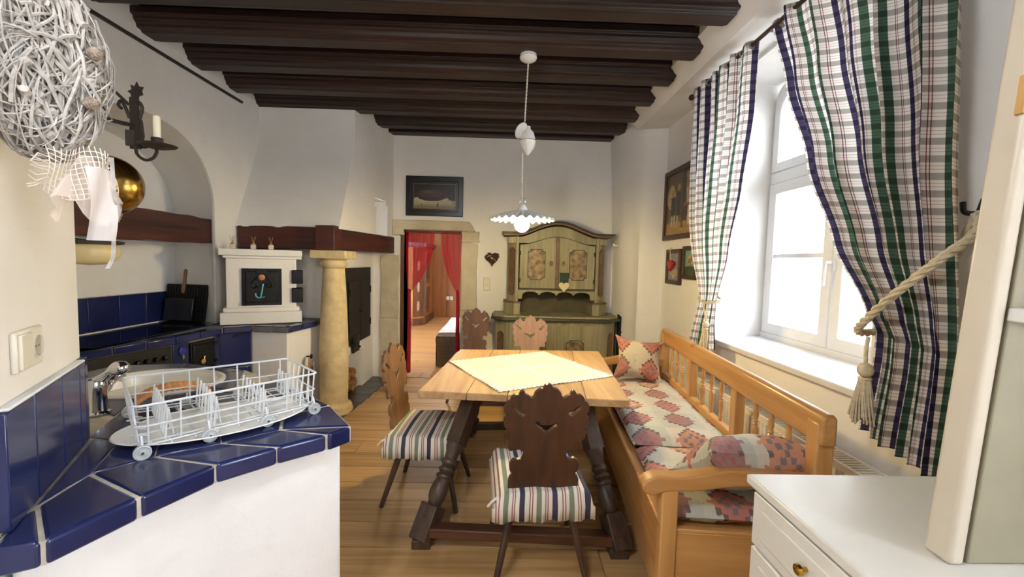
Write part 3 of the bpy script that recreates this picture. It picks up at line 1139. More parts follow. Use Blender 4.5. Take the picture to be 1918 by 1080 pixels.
pl = MB().lathe([(.02, 0.002), (.6, 0.002), (.75, .006), (.97, .020), (1.0, .022), (.99, .026), (.76, .012), (.6, .009), (.02, .009)], 48, Matrix.Diagonal((.30, .185, 1, 1))).build('oval_platter', 'enamel', smooth=True, ang=1.0)
pl.location = (-1.035, 1.555, CZ + .001)
pl.rotation_euler = (0, 0, .70)
tag(pl, 'large oval white platter lying under the wire dish rack', 'platter')

# dishwasher basket used as drying rack
rk = thing('dish_rack', 'white wire dishwasher basket on grey wheels drying on the peninsula', 'dish rack')
T = {'FL': Vector((-1.109, 1.275, 1.07)), 'FR': Vector((-.743, 1.70, 1.07)), 'BR': Vector((-.98, 1.94, 1.07)), 'BL': Vector((-1.416, 1.587, 1.07))}


def rp(u, v, z):      # u along the front (0..1), v to the back
    p = T['FL'].lerp(T['FR'], u).lerp(T['BL'].lerp(T['BR'], u), v)
    return Vector((p.x, p.y, z))


def wire(pts, r=.0035, name='wire', n=6, closed=False, parent=rk):
    return MB().tube(pts, r, n, closed).build(name, 'wire_white', parent, smooth=True)


Z0, Z1 = .952, 1.08
c_ = .03


def loop(z, e=0.0):
    q = [(e + c_, 0 + e), (1 - e - c_, e), (1 - e, e + c_), (1 - e, 1 - e - c_), (1 - e - c_, 1 - e), (e + c_, 1 - e), (e, 1 - e - c_), (e, e + c_)]
    return [rp(a, b, z) for a, b in q]


wire(loop(Z1), .0042, 'top_rim', closed=True)
wire(loop(1.013, .01), .003, 'middle_rail', closed=True)
wire(loop(Z0, .02), .003, 'bottom_rail', closed=True)
ups = MB()
for v in (0, 1):
    for i in range(7):
        u = .06 + .88 * i / 6
        ups.tube([rp(u, v, Z1), rp(u, abs(v - .02), Z0 + .01), rp(u, abs(v - .05), Z0 - .006), rp(u, abs(v - .3), Z0 - .006)], .003, 6)
for u in (0, 1):
    for i in range(6):
        v = .08 + .84 * i / 5
        ups.tube([rp(u, v, Z1), rp(abs(u - .02), v, Z0 + .008), rp(abs(u - .08), v, Z0 - .003)], .003, 6)
ups.build('upright_wires', 'wire_white', rk, smooth=True)
fl_ = MB()
for i in range(9):
    u = .05 + .9 * i / 8
    fl_.tube([rp(u, .0, Z0 - .006), rp(u, 1, Z0 - .006)], .0028, 6)
for i in range(5):
    v = .1 + .8 * i / 4
    fl_.tube([rp(.0, v, Z0 - .001), rp(1, v, Z0 - .001)], .0028, 6)
fl_.build('floor_wires', 'wire_white', rk, smooth=True)
for u, s_, zz in ((.14, .05, 1.05), (.38, .06, 1.055), (.66, .06, 1.04), (.90, .05, 1.045)):
    pr2 = MB()
    for i in range(7):
        v = .1 + .8 * i / 6
        pr2.tube([rp(u, v, Z0 - .004), rp(u + .015, v, zz)], .0034, 6)
        if i < 6:
            pr2.tube([rp(u + .045, v + .07, Z0 - .004), rp(u + .025, v + .07, zz - .015)], .003, 6)
    pr2.tube([rp(u, .04, Z0 - .003), rp(u, .96, Z0 - .003)], .003, 6)
    pr2.build('plate_prongs', 'wire_white', rk, smooth=True)
for i in range(8):
    u, v = (.03, .34, .66, .97)[i % 4], (-.045 if i < 4 else 1.03)
    c = rp(u, v, CZ + .0225)
    n_ = (rp(.5, 0, 0) - rp(.5, 1, 0)).normalized() * (1 if i < 4 else -1)
    q = n_.to_track_quat('Z', 'Y').to_matrix().to_4x4()
    wh = MB().lathe([(.004, -.006), (.0225, -.006), (.0225, .006), (.019, .007), (.017, .003), (.009, .002), (.009, .009), (.003, .010)], 24, Matrix.Translation(c) @ q).build('wheel', 'wheel_grey', rk, smooth=True, ang=.6)
    MB().box(-.0035, .0035, -.0035, .0035, .009, .012, Matrix.Translation(c) @ q).build('hub_clip', 'wheel_dark', wh)
    wire([c, c + Vector((0, 0, .03)) - n_ * .006, rp(u, 0 if i < 4 else 1, Z0 + .035)], .0038, 'wheel_axle')

# switch and socket plate on the near wall
pt = P0 + dv * .22
ry_ = math.atan2(dv.y, dv.x)
so = thing('socket_plate', 'cream light switch and socket plate on the near white wall', 'switch', (-1.184, 1.060, 1.305), ry_)
so.rotation_euler = (0, 0, math.atan2(.496, -.298))
MB().box(-.078, .078, -.013, .0, -.05, .05).build('plate', 'plastic_cream', so, bevel=.006)
MB().box(-.07, -.004, -.02, -.012, -.042, .042, Matrix.Rotation(.0, 4, 'X')).build('rocker', 'plastic_cream', so, bevel=.003)
sk2 = MB().lathe([(.031, 0), (.031, -.004), (.027, -.004), (.026, .006), (.002, .006)], 24, Matrix.Translation((.038, -.013, 0)) @ Matrix.Rotation(-PI / 2, 4, 'X')).build('socket_ring', 'plastic_cream', so, smooth=True, fix=True)
MB().ell((.029, -.0125, 0), (.0035, .002, .0035), 6).ell((.047, -.0125, 0), (.0035, .002, .0035), 6).build('pin_holes', 'plastic_shadow', so)

# ------------------------------------------------------------------ twig wreath with bow
WC = Vector((-1.03, .985, 1.955))
wn_ = Vector((.954, -.30, 0)).normalized()
wu = Vector((.30, .954, 0)).normalized()
wz = Vector((0, 0, 1))
wre = thing('twig_wreath', 'large whitewashed twig heart wreath hanging on the near wall', 'wreath', tuple(WC))


def W3(a, b, c):
    return wu * a + wz * b + wn_ * c


def heart(t):
    a = t * 2 * PI
    x = .115 * math.sin(a) ** 3 * 1.0
    z = .0085 * (13 * math.cos(a) - 5 * math.cos(2 * a) - 2 * math.cos(3 * a) - math.cos(4 * a))
    return x, z


rr = random.Random(5)
core = MB()


def oval(t):
    a = 2 * PI * t
    return .064 * math.sin(a), .145 * math.cos(a)


core.tube([W3(*oval(i / 30), 0) for i in range(30)], [.042 + .008 * math.sin(i * 1.7) for i in range(30)], 10, True)
core.build('wreath_core', 'twig_core', wre, smooth=True)
m = MB()
for k in range(150):
    t0, t1 = rr.random(), 0
    t1 = t0 + rr.uniform(.2, .5)
    (x0, z0), (x1, z1) = oval(t0), oval(t1)
    k0, k1 = rr.uniform(.5, 1.7), rr.uniform(.5, 1.7)
    bul = rr.uniform(.03, .062)
    w0, w1 = rr.uniform(-.02, .02), rr.uniform(-.03, .03)
    pts = [W3(x0 * k0 + (x1 * k1 - x0 * k0) * j / 8 + w0 * math.sin(j), z0 * min(k0, 1.4) + (z1 * min(k1, 1.4) - z0 * min(k0, 1.4)) * j / 8 + w1 * math.sin(PI * j / 8), bul * (.55 + .45 * math.sin(PI * j / 8)) + rr.uniform(-.004, .004)) for j in range(9)]
    m.tube(pts, rr.choice([.0016, .0022, .003, .004]), 5)
m.build('cross_twigs', 'twig_white', wre, smooth=True)['kind'] = 'stuff'
for b in range(6):
    m = MB()
    for k in range(40):
        t0 = rr.random()
        L = rr.uniform(.12, .42)
        ph = rr.uniform(0, 2 * PI)
        tw = rr.uniform(-5, 5)
        R0 = rr.uniform(.052, .068)
        pts = []
        for j in range(11):
            t = t0 + L * j / 10
            x, z = oval(t)
            a = ph + tw * j / 10
            ln = math.hypot(x, z)
            ox, oz = x / ln, z / ln
            rad = R0 + rr.uniform(-.004, .004)
            pts.append(W3(x + ox * rad * math.cos(a), z + oz * rad * math.cos(a), rad * math.sin(a) * .95))
        r0 = rr.choice([.0016, .002, .0028, .0036])
        m.tube(pts, [r0 * (1 - .5 * j / 10) for j in range(11)], 5)
    m.build('twigs', 'twig_white', wre, smooth=True)['kind'] = 'stuff'
for k in range(30):
    t = rr.random()
    x, z = oval(t)
    a = rr.uniform(-1.2, 1.2)
    p = W3(x * (1 + .4 * math.sin(a)), z * (1 + .25 * math.sin(a)), .05 * math.cos(a))
    d = W3(rr.uniform(-1, 1), rr.uniform(-1, 1), rr.uniform(-.3, .5)).normalized()
    MB().tube([p - d * .022, p + d * .022], [.011, .008], 8).build('twig_stub', 'twig_white', wre, smooth=True)
for (x, z) in ((.055, .045), (.045, -.07)):
    c = MB()
    for j in range(7):
        s_ = .003 + .009 * math.sin(PI * (j + .6) / 7.6)
        c.lathe([(s_, -.002), (s_ * 1.25, .003), (s_ * .6, .006)], 9, Matrix.Translation(W3(x, z, .062)) @ wn_.to_track_quat('Z', 'Y').to_matrix().to_4x4() @ Matrix.Translation((0, 0, .006 * j - .01)))
    c.build('pine_cone', 'cone_brown', wre)
# bow: tulle cloud, net, organza ribbon and white cord
bc = WC + wu * .048 + wz * (-.165) + wn_ * .042
tl = MB()


def tul(u, v):
    a = 2 * PI * u
    r = .012 + .043 * v * (1 + .25 * math.sin(5 * a) + .15 * math.sin(9 * a + 2))
    p = bc + wu * (r * math.cos(a) * 1.1) + wn_ * (r * math.sin(a) * .7) + wz * (-.02 - .13 * v + .03 * math.sin(a * 3) * v)
    return tuple(p - WC)


tl.grid(tul, 40, 10)
tl.build('tulle', 'tulle', wre, smooth=True)
net = MB()


def netp(u, v):
    p = bc + wu * (-.07 + .125 * u) + wz * (-.01 - .12 * v * (1 - .35 * abs(u - .5)) - .01 * math.sin(u * 9)) + wn_ * (.035 * math.sin(u * PI) + .014 * math.sin(u * 11 + v * 4))
    return p - WC


for i in range(19):
    net.tube([netp(i / 18, j / 8) for j in range(9)], .0011, 4)
for j in range(1, 11):
    net.tube([netp(i / 14, j / 10) for i in range(15)], .0011, 4)
for k in range(9):
    p = netp(0, .3 + .07 * k)
    net.tube([p, p + wu * -.018 + wz * rr.uniform(-.014, .008), p + wu * -.03 + wz * rr.uniform(-.02, .016)], .0011, 4)
net.build('jute_net', 'lace_pink', wre)
rb = MB()
rb.grid(lambda u, v: tuple(bc - WC + wu * (-.03 + .052 * u + .006 * math.sin(v * 3)) + wz * (-.05 - .165 * v) + wn_ * (.05 + .006 * math.sin(u * 5 + v * 4))), 6, 14)
rb.build('organza_ribbon', 'organza', wre, smooth=True)
cr_ = MB()
cp = smooth_path([bc + wu * .022 + wz * -.02 + wn_ * .05, bc + wu * .022 + wz * -.11 + wn_ * .055, bc + wu * .032 + wz * -.14 + wn_ * .05, bc + wu * .022 + wz * -.19 + wn_ * .05, bc + wu * .018 + wz * -.25 + wn_ * .05, bc + wu * .006 + wz * -.28 + wn_ * .05], 5)
cr_.grid(lambda u, v: tuple(cp[round(v * (len(cp) - 1))] - WC + wu * (.008 * (u - .5))), 1, len(cp) - 1)
cr_.build('white_band', 'twig_white', wre, solid=.002)

# ------------------------------------------------------------------ iron sconce with candle
scn = thing('candle_sconce', 'wrought iron wall sconce with one cream candle', 'sconce', (-1.47, 1.74, 2.03))
m = MB().tube(smooth_path([(-.10, -.16, .03), (-.03, -.05, .02), (-.0, 0, .02)]), .008, 6)
m.box(-.03, .022, -.006, .006, -.06, -.0, RotTo((0, 0, 0), .4)).build('arm_bar', 'iron_brown', scn)
m = MB().tube(smooth_path([(-.13, -.1, .19), (-.06, -.04, .15), (-.02, 0, .10)]), .006, 6)
m.build('stay', 'iron_brown', scn, smooth=True)
m = MB().bar((0, 0, -.06), (0, 0, .13), .03, .012).tube(smooth_path([(.02, 0, .05), (.03, 0, .09), (.015, 0, .115), (.0, 0, .10), (.012, 0, .085)], 5), .006, 6).tube(smooth_path([(-.02, 0, .05), (-.035, 0, .09), (-.05, 0, .115), (-.062, 0, .10), (-.05, 0, .085)], 5), .006, 6)
m.prism([(-.02, -.07), (.02, -.07), (.034, -.02), (.028, .04), (.01, .07), (-.012, .06), (-.02, .0)], -.004, .004, XZ)
m.build('back_plate', 'iron_brown', scn, smooth=True)
m = MB().prism([(-.008, .12), (.012, .12), (.02, .135), (.035, .14), (.03, .155), (.038, .17), (.02, .172), (.012, .19), (.004, .172), (-.012, .178), (-.008, .16), (-.025, .152), (-.012, .142)], -.002, .002, XZ)
m.build('finial_bird', 'iron_brown', scn)
m = MB().tube(smooth_path([(.0, 0, -.05), (.005, 0, -.09), (.035, 0, -.112), (.065, 0, -.105), (.08, 0, -.085), (.082, 0, -.068)], 6), .006, 8)
m.tube(smooth_path([(.0, 0, -.03), (.02, 0, -.062), (.05, 0, -.06), (.058, 0, -.045)], 5), .004, 6)
m.build('scroll_arm', 'iron_brown', scn, smooth=True)
MB().lathe([(.004, -.068), (.03, -.066), (.06, -.057), (.066, -.052), (.058, -.052), (.03, -.058), (.02, -.058), (.02, -.025), (.017, -.025), (.005, -.03)], 24, Matrix.Translation((.085, 0, 0))).build('drip_pan', 'iron_brown', scn, smooth=True)
MB().lathe([(.0125, -.03), (.0125, .055), (.010, .06), (.002, .06)], 14, Matrix.Translation((.085, 0, 0))).build('candle', 'candle', scn, smooth=True)

# brass bowl hanging on the wall, opening towards the wall
ax = Vector((.72, .69, 0)).normalized()
bw = thing('brass_bowl', 'round polished brass bowl hanging on its rim beside the alcove', 'bowl', (-1.735, 1.90, 1.84))
qb = ax.to_track_quat('Z', 'Y').to_matrix().to_4x4()
pr_b = [(.128, 0), (.131, .004)] + [(.128 * math.cos(a), .125 * math.sin(a) + .004) for a in [PI / 2 * i / 12 for i in range(13)]]
MB().lathe([(max(r, .002), z) for r, z in pr_b], 40, qb, cap=False).build('bowl_shell', 'brass', bw, smooth=True, ang=1.2)
MB().lathe([(.002, .05), (.06, .04), (.11, .012), (.124, .002)], 32, qb, cap=False).build('bowl_inside', 'brass_inside', bw, smooth=True)
hp = [qb @ Vector((0.0, .128 * s, -.01)) for s in (1, -1)]
MB().tube([(-.03, -.03, -.04), (-.035, -.035, -.16), (.03, .02, -.155), (.035, .03, -.12)], .004, 6).build('bail_handle', 'chrome', bw, smooth=True)

wl_ = thing('wall_lamp', 'amber glass bowl wall lamp with ornate metal rim, half hidden by the near wall', 'lamp', (-1.905, 1.99, 1.585))
MB().lathe([(.003, -.098), (.05, -.094), (.09, -.078), (.108, -.05), (.104, -.018), (.092, 0)], 32, cap=False).build('glass_bowl', 'glass_amber', wl_, smooth=True)
MB().lathe([(.094, -.004), (.118, 0), (.12, .012), (.10, .016), (.09, .012)], 40, wave=lambda r, z, k: (r * (1 + .02 * (k % 2)), z)).build('ornate_rim', 'iron_brown', wl_)
MB().bar((0, 0, .01), (-.17, .0, .03), .014, .014).build('bracket', 'iron_brown', wl_)
# ------------------------------------------------------------------ alcove beam, hood beam, column
ab = MB().prism(rough_poly(2.3, 3.945, 1.645, 1.872, .007, 12, 3), -2.86, -2.66, MX).build('alcove_beam', 'beam_wood_y', bevel=.008)
tag(ab, 'dark red-brown beam spanning the arched cooking alcove', 'beam')
hb = thing('hood_beam', 'dark timber beam carrying the plaster hood, meeting above the column', 'beam')
MB().prism(rough_poly(-2.60, -1.80, 1.625, 1.84, .006, 10, 4), -.12, .0, Matrix.Translation((0, 4.20, 0)) @ XZ).build('front_beam', 'beam_wood', hb, bevel=.008)
MB().box(-.09, .095, -.10, .12, 1.615, 1.855).build('corner_block', 'beam_wood', hb, bevel=.01, loc=(-1.715, 4.20, 0))
A, B = Vector((-1.63, 4.22, 0)), Vector((-1.40, 5.48, 0))
dd = (B - A)
sb = MB().box(0, dd.length, 0, .16, 1.62, 1.825).build('side_beam', 'beam_wood', hb, bevel=.012, loc=tuple(A))
sb.rotation_euler = (0, 0, math.atan2(dd.y, dd.x))
cl = thing('stone_column', 'pale sandstone column with square capital supporting the hood beam', 'column', (-1.665, 4.20, 0))
MB().box(-.168, .168, -.155, .155, 1.535, 1.615).build('capital_slab', 'sandstone', cl, bevel=.008)
MB().lathe([(.10, 1.44), (.118, 1.455), (.128, 1.475), (.126, 1.50), (.112, 1.52), (.128, 1.535)], 32).build('capital_neck', 'sandstone', cl, smooth=True, ang=.8)
MB().lathe([(.128, .10), (.134, .3), (.136, .6), (.130, .85), (.118, 1.15), (.106, 1.36), (.101, 1.445)], 32, cap=False).build('shaft', 'sandstone', cl, smooth=True)
MB().lathe([(.165, .045), (.172, .06), (.165, .082), (.14, .092), (.132, .11)], 32).build('base_ring', 'sandstone', cl, smooth=True, ang=.8)
MB().prism([(.18 * math.cos(PI / 8 + PI / 4 * i), .18 * math.sin(PI / 8 + PI / 4 * i)) for i in range(8)], 0, .046).build('plinth', 'sandstone', cl, bevel=.005)

# ------------------------------------------------------------------ tiled kitchen range
SZ = .92
SF = [(-2.70, 2.45), (-2.45, 3.206), (-2.405, 3.66), (-2.227, 3.80), (-1.893, 3.78), (-1.822, 4.19)]
st = thing('tiled_range', 'old kitchen range faced with blue tiles under the arched alcove', 'stove')
body = [(p[0] - .035, p[1] + (.03 if i > 2 else 0)) for i, p in enumerate(SF)]
MB().prism([body[0]] + body[1:4] + [(-2.26, 4.4), (-3.14, 4.4), (-3.14, 2.5)], 0, SZ - .052).build('range_body', 'grout_dark', st)
wb = [(-2.262, 3.83), (-1.925, 3.81), (-1.855, 4.22), (-1.855, 4.41), (-2.262, 4.41)]
MB().prism(wb, 0, SZ - .05).build('plaster_end', 'plaster', st, bevel=.012)
MB().prism([(p[0] - .012, p[1]) for p in SF] + [(-1.84, 4.41), (-3.14, 4.41), (-3.14, 2.5)], SZ - .05, SZ - .006).build('top_slab', 'grout_dark', st)


def along(a, b, t):
    return (a[0] + (b[0] - a[0]) * t, a[1] + (b[1] - a[1]) * t)


for i in range(len(SF) - 1):
    a, b = SF[i], SF[i + 1]
    L = math.dist(a, b)
    n_ = max(1, round(L / .2))
    d = Vector((b[0] - a[0], b[1] - a[1])).normalized()
    nn = Vector((-d.y, d.x))
    for k in range(n_):
        p, q = along(a, b, k / n_), along(a, b, (k + 1) / n_)
        p = (p[0] + d.x * .003, p[1] + d.y * .003)
        q = (q[0] - d.x * .003, q[1] - d.y * .003)
        wd = .10 if i < 2 else .07
        MB().prism([p, q, (q[0] + nn.x * wd, q[1] + nn.y * wd), (p[0] + nn.x * wd, p[1] + nn.y * wd)], SZ - .056, SZ).build('edge_tile', 'tile_blue' if i > 1 else 'tile_blue', st, bevel=.01, seg=3)
for i in range(5):
    for j in range(2):
        x0, y0 = -3.13 + .27 * j, 2.62 + .27 * i
        x1 = min(x0 + .264, -2.56 if i < 3 else -2.52)
        MB().box(x0, x1, y0, y0 + .264, SZ - .012, SZ).build('top_tile', 'tile_dark', st, bevel=.003)
MB().box(-2.35, -1.90, 3.98, 4.2, SZ - .012, SZ - .001).box(-2.5, -2.3, 3.98, 4.38, SZ - .012, SZ - .001).build('top_tile', 'tile_dark', st, bevel=.003)
MB().box(-3.02, -2.62, 2.75, 3.62, SZ, SZ + .008).build('hob_plate', 'hob_glass', st, bevel=.003)
# front panels
for a, b, t0, t1, z0, z1, mt, nm in ((body[1], body[2], .0, .30, .56, .862, 'tile_blue', 'front_tile'), (body[1], body[2], .31, .98, .15, .55, 'tile_blue', 'front_tile'), (body[1], body[2], .88, .99, .56, .862, 'tile_blue', 'front_tile'),
                                     (body[2], body[3], .03, .98, .56, .862, 'tile_blue', 'front_tile'), (body[2], body[3], .03, .98, .15, .55, 'tile_blue', 'front_tile'),
                                     (body[0], body[1], .0, .49, .15, .55, 'tile_blue', 'front_tile'), (body[0], body[1], .5, .99, .15, .55, 'tile_blue', 'front_tile'), (body[1], body[2], .31, .87, .56, .60, 'tile_blue', 'front_tile')):
    p, q = along(a, b, t0), along(a, b, t1)
    d = Vector((q[0] - p[0], q[1] - p[1])).normalized()
    nn = Vector((d.y, -d.x)) * .01
    MB().prism([p, q, (q[0] + nn.x, q[1] + nn.y), (p[0] + nn.x, p[1] + nn.y)], z0, z1).build(nm, mt, st, bevel=.003)


def on_front(a, b, t, name, label=None):
    p = along(a, b, t)
    e = bpy.data.objects.new(name, None)
    return Matrix.Translation((p[0], p[1], 0)) @ Matrix.Rotation(math.atan2(b[1] - a[1], b[0] - a[0]), 4, 'Z')


F = on_front(body[0], body[1], .0, 'x')
La = math.dist(body[0], body[1])
cpn = MB().box(.0, La * .985, -.016, .0, .69, .855, F).build('control_panel', 'iron_matte', st, bevel=.004)
for k in range(6):
    MB().lathe([(.018, 0), (.018, .012), (.013, .02), (.013, .03), (.004, .032)], 16, F @ Matrix.Translation((La * (.54 + .075 * k), -.016, .775)) @ Matrix.Rotation(PI / 2, 4, 'X')).build('control_knob', 'knob_black', cpn, smooth=True)
MB().box(.0, La * .985, -.014, .0, .56, .68, F).build('front_tile', 'tile_blue', st, bevel=.003)
F = on_front(body[1], body[2], 0, 'x')
Lb = math.dist(body[1], body[2])
id_ = MB().box(Lb * .32, Lb * .86, -.022, .0, .605, .845, F).build('firebox_door', 'iron', st, bevel=.004)
MB().box(Lb * .36, Lb * .80, -.032, -.02, .64, .82, F).build('door_leaf', 'iron', id_, bevel=.006)
for zz in (.655, .80):
    MB().box(Lb * .80, Lb * .88, -.04, -.02, zz - .012, zz + .012, F).build('hinge', 'iron', id_, bevel=.003)
for k in range(5):
    a_ = 2 * PI * k / 5
    MB().tube([(Lb * .56, -.036, .69), (Lb * .56 + .03 * math.cos(a_), -.036, .69 + .03 * math.sin(a_))], .004, 6, M=F).build('vent_spoke', 'brass', id_)
MB().lathe([(.012, 0), (.020, .008), (.020, .016), (.010, .024), (.002, .025)], 16, F @ Matrix.Translation((Lb * .52, -.034, .68)) @ Matrix.Rotation(PI / 2, 4, 'X')).build('wooden_knob', 'knob_wood', id_, smooth=True)
fk = thing('ceramic_flower', 'blue ceramic flower with a green leaf on the range front', 'ornament', (0, 0, 0))
fm = MB()
for k in range(6):
    a_ = 2 * PI * k / 6
    fm.ell((Lb * .16 + .018 * math.cos(a_), -.02, .80 + .018 * math.sin(a_)), (.016, .008, .016), 7, F)
fm.ell((Lb * .16, -.026, .80), (.014, .009, .014), 7, F)
fm.build('petals', 'flower_blue', fk, smooth=True)
MB().ell((Lb * .18, -.016, .75), (.010, .006, .02), 7, F).build('leaf', 'leaf_green', fk, smooth=True)
# black draught knob on the tile by the corner
F2 = on_front(body[2], body[3], .0, 'x')
MB().bar((.10, -.02, .83), (.17, -.03, .85), .014, .01, F2).bar((.13, 0, .84), (.13, -.04, .84), .016, .016, F2).build('damper_lever', 'iron', st)

# backsplash tiles in alcove
bs_ = MB().box(XA - .0, XA + .006, 2.45, 4.02, .925, 1.20).build('alcove_splashback', 'grout')
tag(bs_, 'row of large blue tiles along the alcove back wall', 'splashback')
for i in range(6):
    y0 = 2.46 + i * .262
    MB().box(XA + .004, XA + .016, y0, min(y0 + .255, 4.02), .93, 1.195).build('splash_tile', 'tile_blue', bs_, bevel=.003)
# cast iron griddle leaning in the corner with wooden handle
gd = thing('griddle_plate', 'black ribbed cast iron griddle leaning in the alcove corner', 'griddle', (-2.93, 3.93, .925))
gd.rotation_euler = (-.16, 0, -.15)
MB().box(-.21, .21, -.012, .012, .002, .345).build('plate', 'iron_matte', gd, bevel=.006)
rg = MB()
for k in range(15):
    rg.box(-.20 + k * .0285, -.187 + k * .0285, -.02, -.010, .02, .335)
rg.build('ribs', 'iron_matte', gd)
MB().box(-.17, .12, -.055, -.04, .005, .21).build('oven_tray', 'knob_black', gd, bevel=.006)
MB().lathe([(.012, .26), (.018, .30), (.014, .40), (.016, .47), (.006, .485)], 12, Matrix.Translation((-.02, -.025, 0))).build('wooden_handle', 'chair_walnut', gd, smooth=True)

# ------------------------------------------------------------------ white masonry oven
OA, OB = Vector((-2.50, 3.77, SZ)), Vector((-1.915, 4.06, SZ))
od = (OB - OA)
ow = od.length
ov = thing('masonry_oven', 'white plastered masonry bake oven with black iron door', 'oven', tuple(OA), math.atan2(od.y, od.x))
MB().box(.045, ow - .045, .045, .42, .0, .66).build('oven_body', 'plaster', ov, bevel=.006)
MB().box(0, ow, 0, .42, .002, .11).build('base_course', 'plaster', ov, bevel=.006)
MB().box(.02, ow - .02, .02, .42, .11, .152).build('base_moulding', 'plaster', ov, bevel=.008)
MB().box(.025, ow - .0, .02, .42, .60, .625).build('cap_moulding', 'plaster', ov, bevel=.006)
MB().box(-.005, ow + .005, -.005, .42, .625, .685).build('cap_slab', 'plaster', ov, bevel=.006)
dr = MB().box(.165, .485, .028, .05, .17, .51).build('oven_door', 'iron', ov, bevel=.005)
MB().box(.195, .455, .016, .03, .20, .485).build('door_leaf', 'iron', dr, bevel=.006)
for s in (-1, 1):
    MB().tube(smooth_path([(.325, .012, .44), (.325 + s * .05, .012, .42), (.325 + s * .08, .012, .37), (.325 + s * .065, .012, .335), (.325 + s * .035, .012, .35), (.325 + s * .045, .012, .375)], 6), .007, 6).build('scroll', 'iron', dr, smooth=True)
MB().lathe([(.014, 0), (.026, .008), (.027, .018), (.014, .028), (.002, .029)], 20, Matrix.Translation((.325, .016, .43)) @ Matrix.Rotation(PI / 2, 4, 'X')).build('wooden_knob', 'knob_wood', dr, smooth=True)
MB().box(.28, .37, .006, .02, .46, .50).build('latch', 'iron', dr, bevel=.004)
MB().tube(smooth_path([(.335, .0, .37), (.325, -.002, .30), (.31, -.002, .245), (.28, -.002, .255), (.275, -.002, .285)], 6), .007, 8).tube([(.31, -.002, .245), (.35, -.002, .25)], .006, 6).build('enamel_hook', 'hook_teal', dr, smooth=True)
for zz in (.19, .485):
    MB().box(.17, .21, .012, .03, zz - .015, zz + .012).build('hinge', 'iron', dr, bevel=.003)
for z0, z1 in ((.19, .33), (.37, .50)):
    MB().box(ow - .085, ow + .012, .02, .16, z0, z1).build('side_flap', 'iron', ov, bevel=.008)
for k, (px, dy) in enumerate(((.10, .06), (.26, .05), (.40, .06))):
    df = thing('reed_diffuser', ('leftmost', 'middle', 'rightmost')[k] + ' small glass reed diffuser on top of the white oven', 'diffuser', group='reed diffusers on the oven')
    df.matrix_world = ov.matrix_basis @ Matrix.Translation((px, dy, .6855))
    MB().box(-.022, .022, -.022, .022, 0, .042).build('bottle', 'glass_bottle', df, bevel=.005)
    MB().lathe([(.013, .042), (.013, .056), (.011, .058)], 14).build('collar', 'reed', df)
    for j in range(4):
        a_ = j * 1.7 + k
        MB().tube([(0, 0, .05), (.022 * math.cos(a_), .012 * math.sin(a_), .115)], .0016, 5).build('reed', 'reed', df)

# pot holders on a black knob at the end of the range
ph = thing('pot_holders', 'pot holders hanging from a black knob at the end of the range', 'pot holder', (-1.845, 4.02, .60))
MB().lathe([(.008, -.01), (.008, .02), (.022, .03), (.022, .04), (.006, .045)], 14, Matrix.Rotation(PI / 2, 4, 'Y')).build('black_knob', 'knob_black', ph, smooth=True)
for k, (mt, dy, dz) in enumerate((('towel_tan', -.02, 0), ('towel_grey', .05, -.06), ('towel_brown', .0, -.09))):
    MB().prism([(-.045, -.20), (.045, -.22), (.06, -.12), (.03, -.04), (.004, -.0), (-.004, 0), (-.035, -.05), (-.06, -.13)], -.006, .006, Matrix.Translation((.025 + .010 * k, dy, dz)) @ Matrix.Rotation(PI / 2 + .3, 4, 'Z') @ Matrix.Rotation(PI / 2, 4, 'X')).build('cloth_pad', mt, ph, bevel=.004)

# ------------------------------------------------------------------ iron fireplace door, ash door, logs
fd = thing('fireplace_door', 'tall black iron double door in the white hearth wall', 'iron door', (HX, 4.93, 1.01))
MB().box(.0, .018, -.41, .42, -.435, .43).build('door_frame', 'iron_matte', fd, bevel=.004)
for s in (0, 1):
    lf = MB().box(.018, .03, -.36 + s * .375, .0 + s * .375, -.36, .28).build('door_leaf', 'iron_matte', fd, bevel=.004)
    MB().box(.03, .04, -.35 + .71 * s, -.33 + .70 * s, -.28, -.2).box(.03, .04, -.35 + .71 * s, -.33 + .70 * s, .12, .2).build('hinge', 'iron', lf)
MB().lathe([(.008, 0), (.008, .02), (.018, .03), (.012, .045), (.002, .046)], 12, Matrix.Translation((.03, -.03, -.07)) @ Matrix.Rotation(PI / 2, 4, 'Y')).build('handle', 'iron', fd, smooth=True)
ad = thing('ash_door', 'small black ash door above the log niche', 'iron door', (HX + .014, 4.78, .585))
MB().box(.008, .026, -.10, .10, -.10, .09).build('plate', 'iron', ad, bevel=.004)
MB().box(.026, .034, -.07, .07, -.03, .07).build('slider', 'iron', ad, bevel=.003)
MB().lathe([(.006, 0), (.012, .02), (.004, .03)], 10, Matrix.Translation((.026, .06, -.05)) @ Matrix.Rotation(PI / 2, 4, 'Y')).build('knob', 'iron', ad)
rl = random.Random(8)
for k, (y_, z_, x_, r_) in enumerate(((4.66, .075, -1.71, .07), (4.82, .07, -1.69, .068), (4.97, .075, -1.72, .07), (4.74, .205, -1.72, .065), (4.89, .205, -1.71, .062), (4.76, .325, -1.74, .058))):
    lg = MB()
    ps = [(r_ * math.cos(a) * rl.uniform(.8, 1.1), r_ * math.sin(a) * rl.uniform(.8, 1.1)) for a in [2 * PI * i / 7 for i in range(7)]]
    lg.prism(ps, -.33, .0, Matrix.Rotation(PI / 2, 4, 'Y'))
    o = lg.build('firewood_log', 'logwood', bevel=.004)
    o.location = (x_, y_, z_ + .004)
    o.rotation_euler = (rl.uniform(0, 1), 0, rl.uniform(-.15, .15))
    tag(o, 'split firewood log, ' + ('bottom left of the pile', 'bottom middle of the pile', 'bottom right of the pile', 'second layer left', 'second layer right', 'topmost of the pile')[k] + ' in the hearth niche', 'log', 'firewood in the hearth niche')
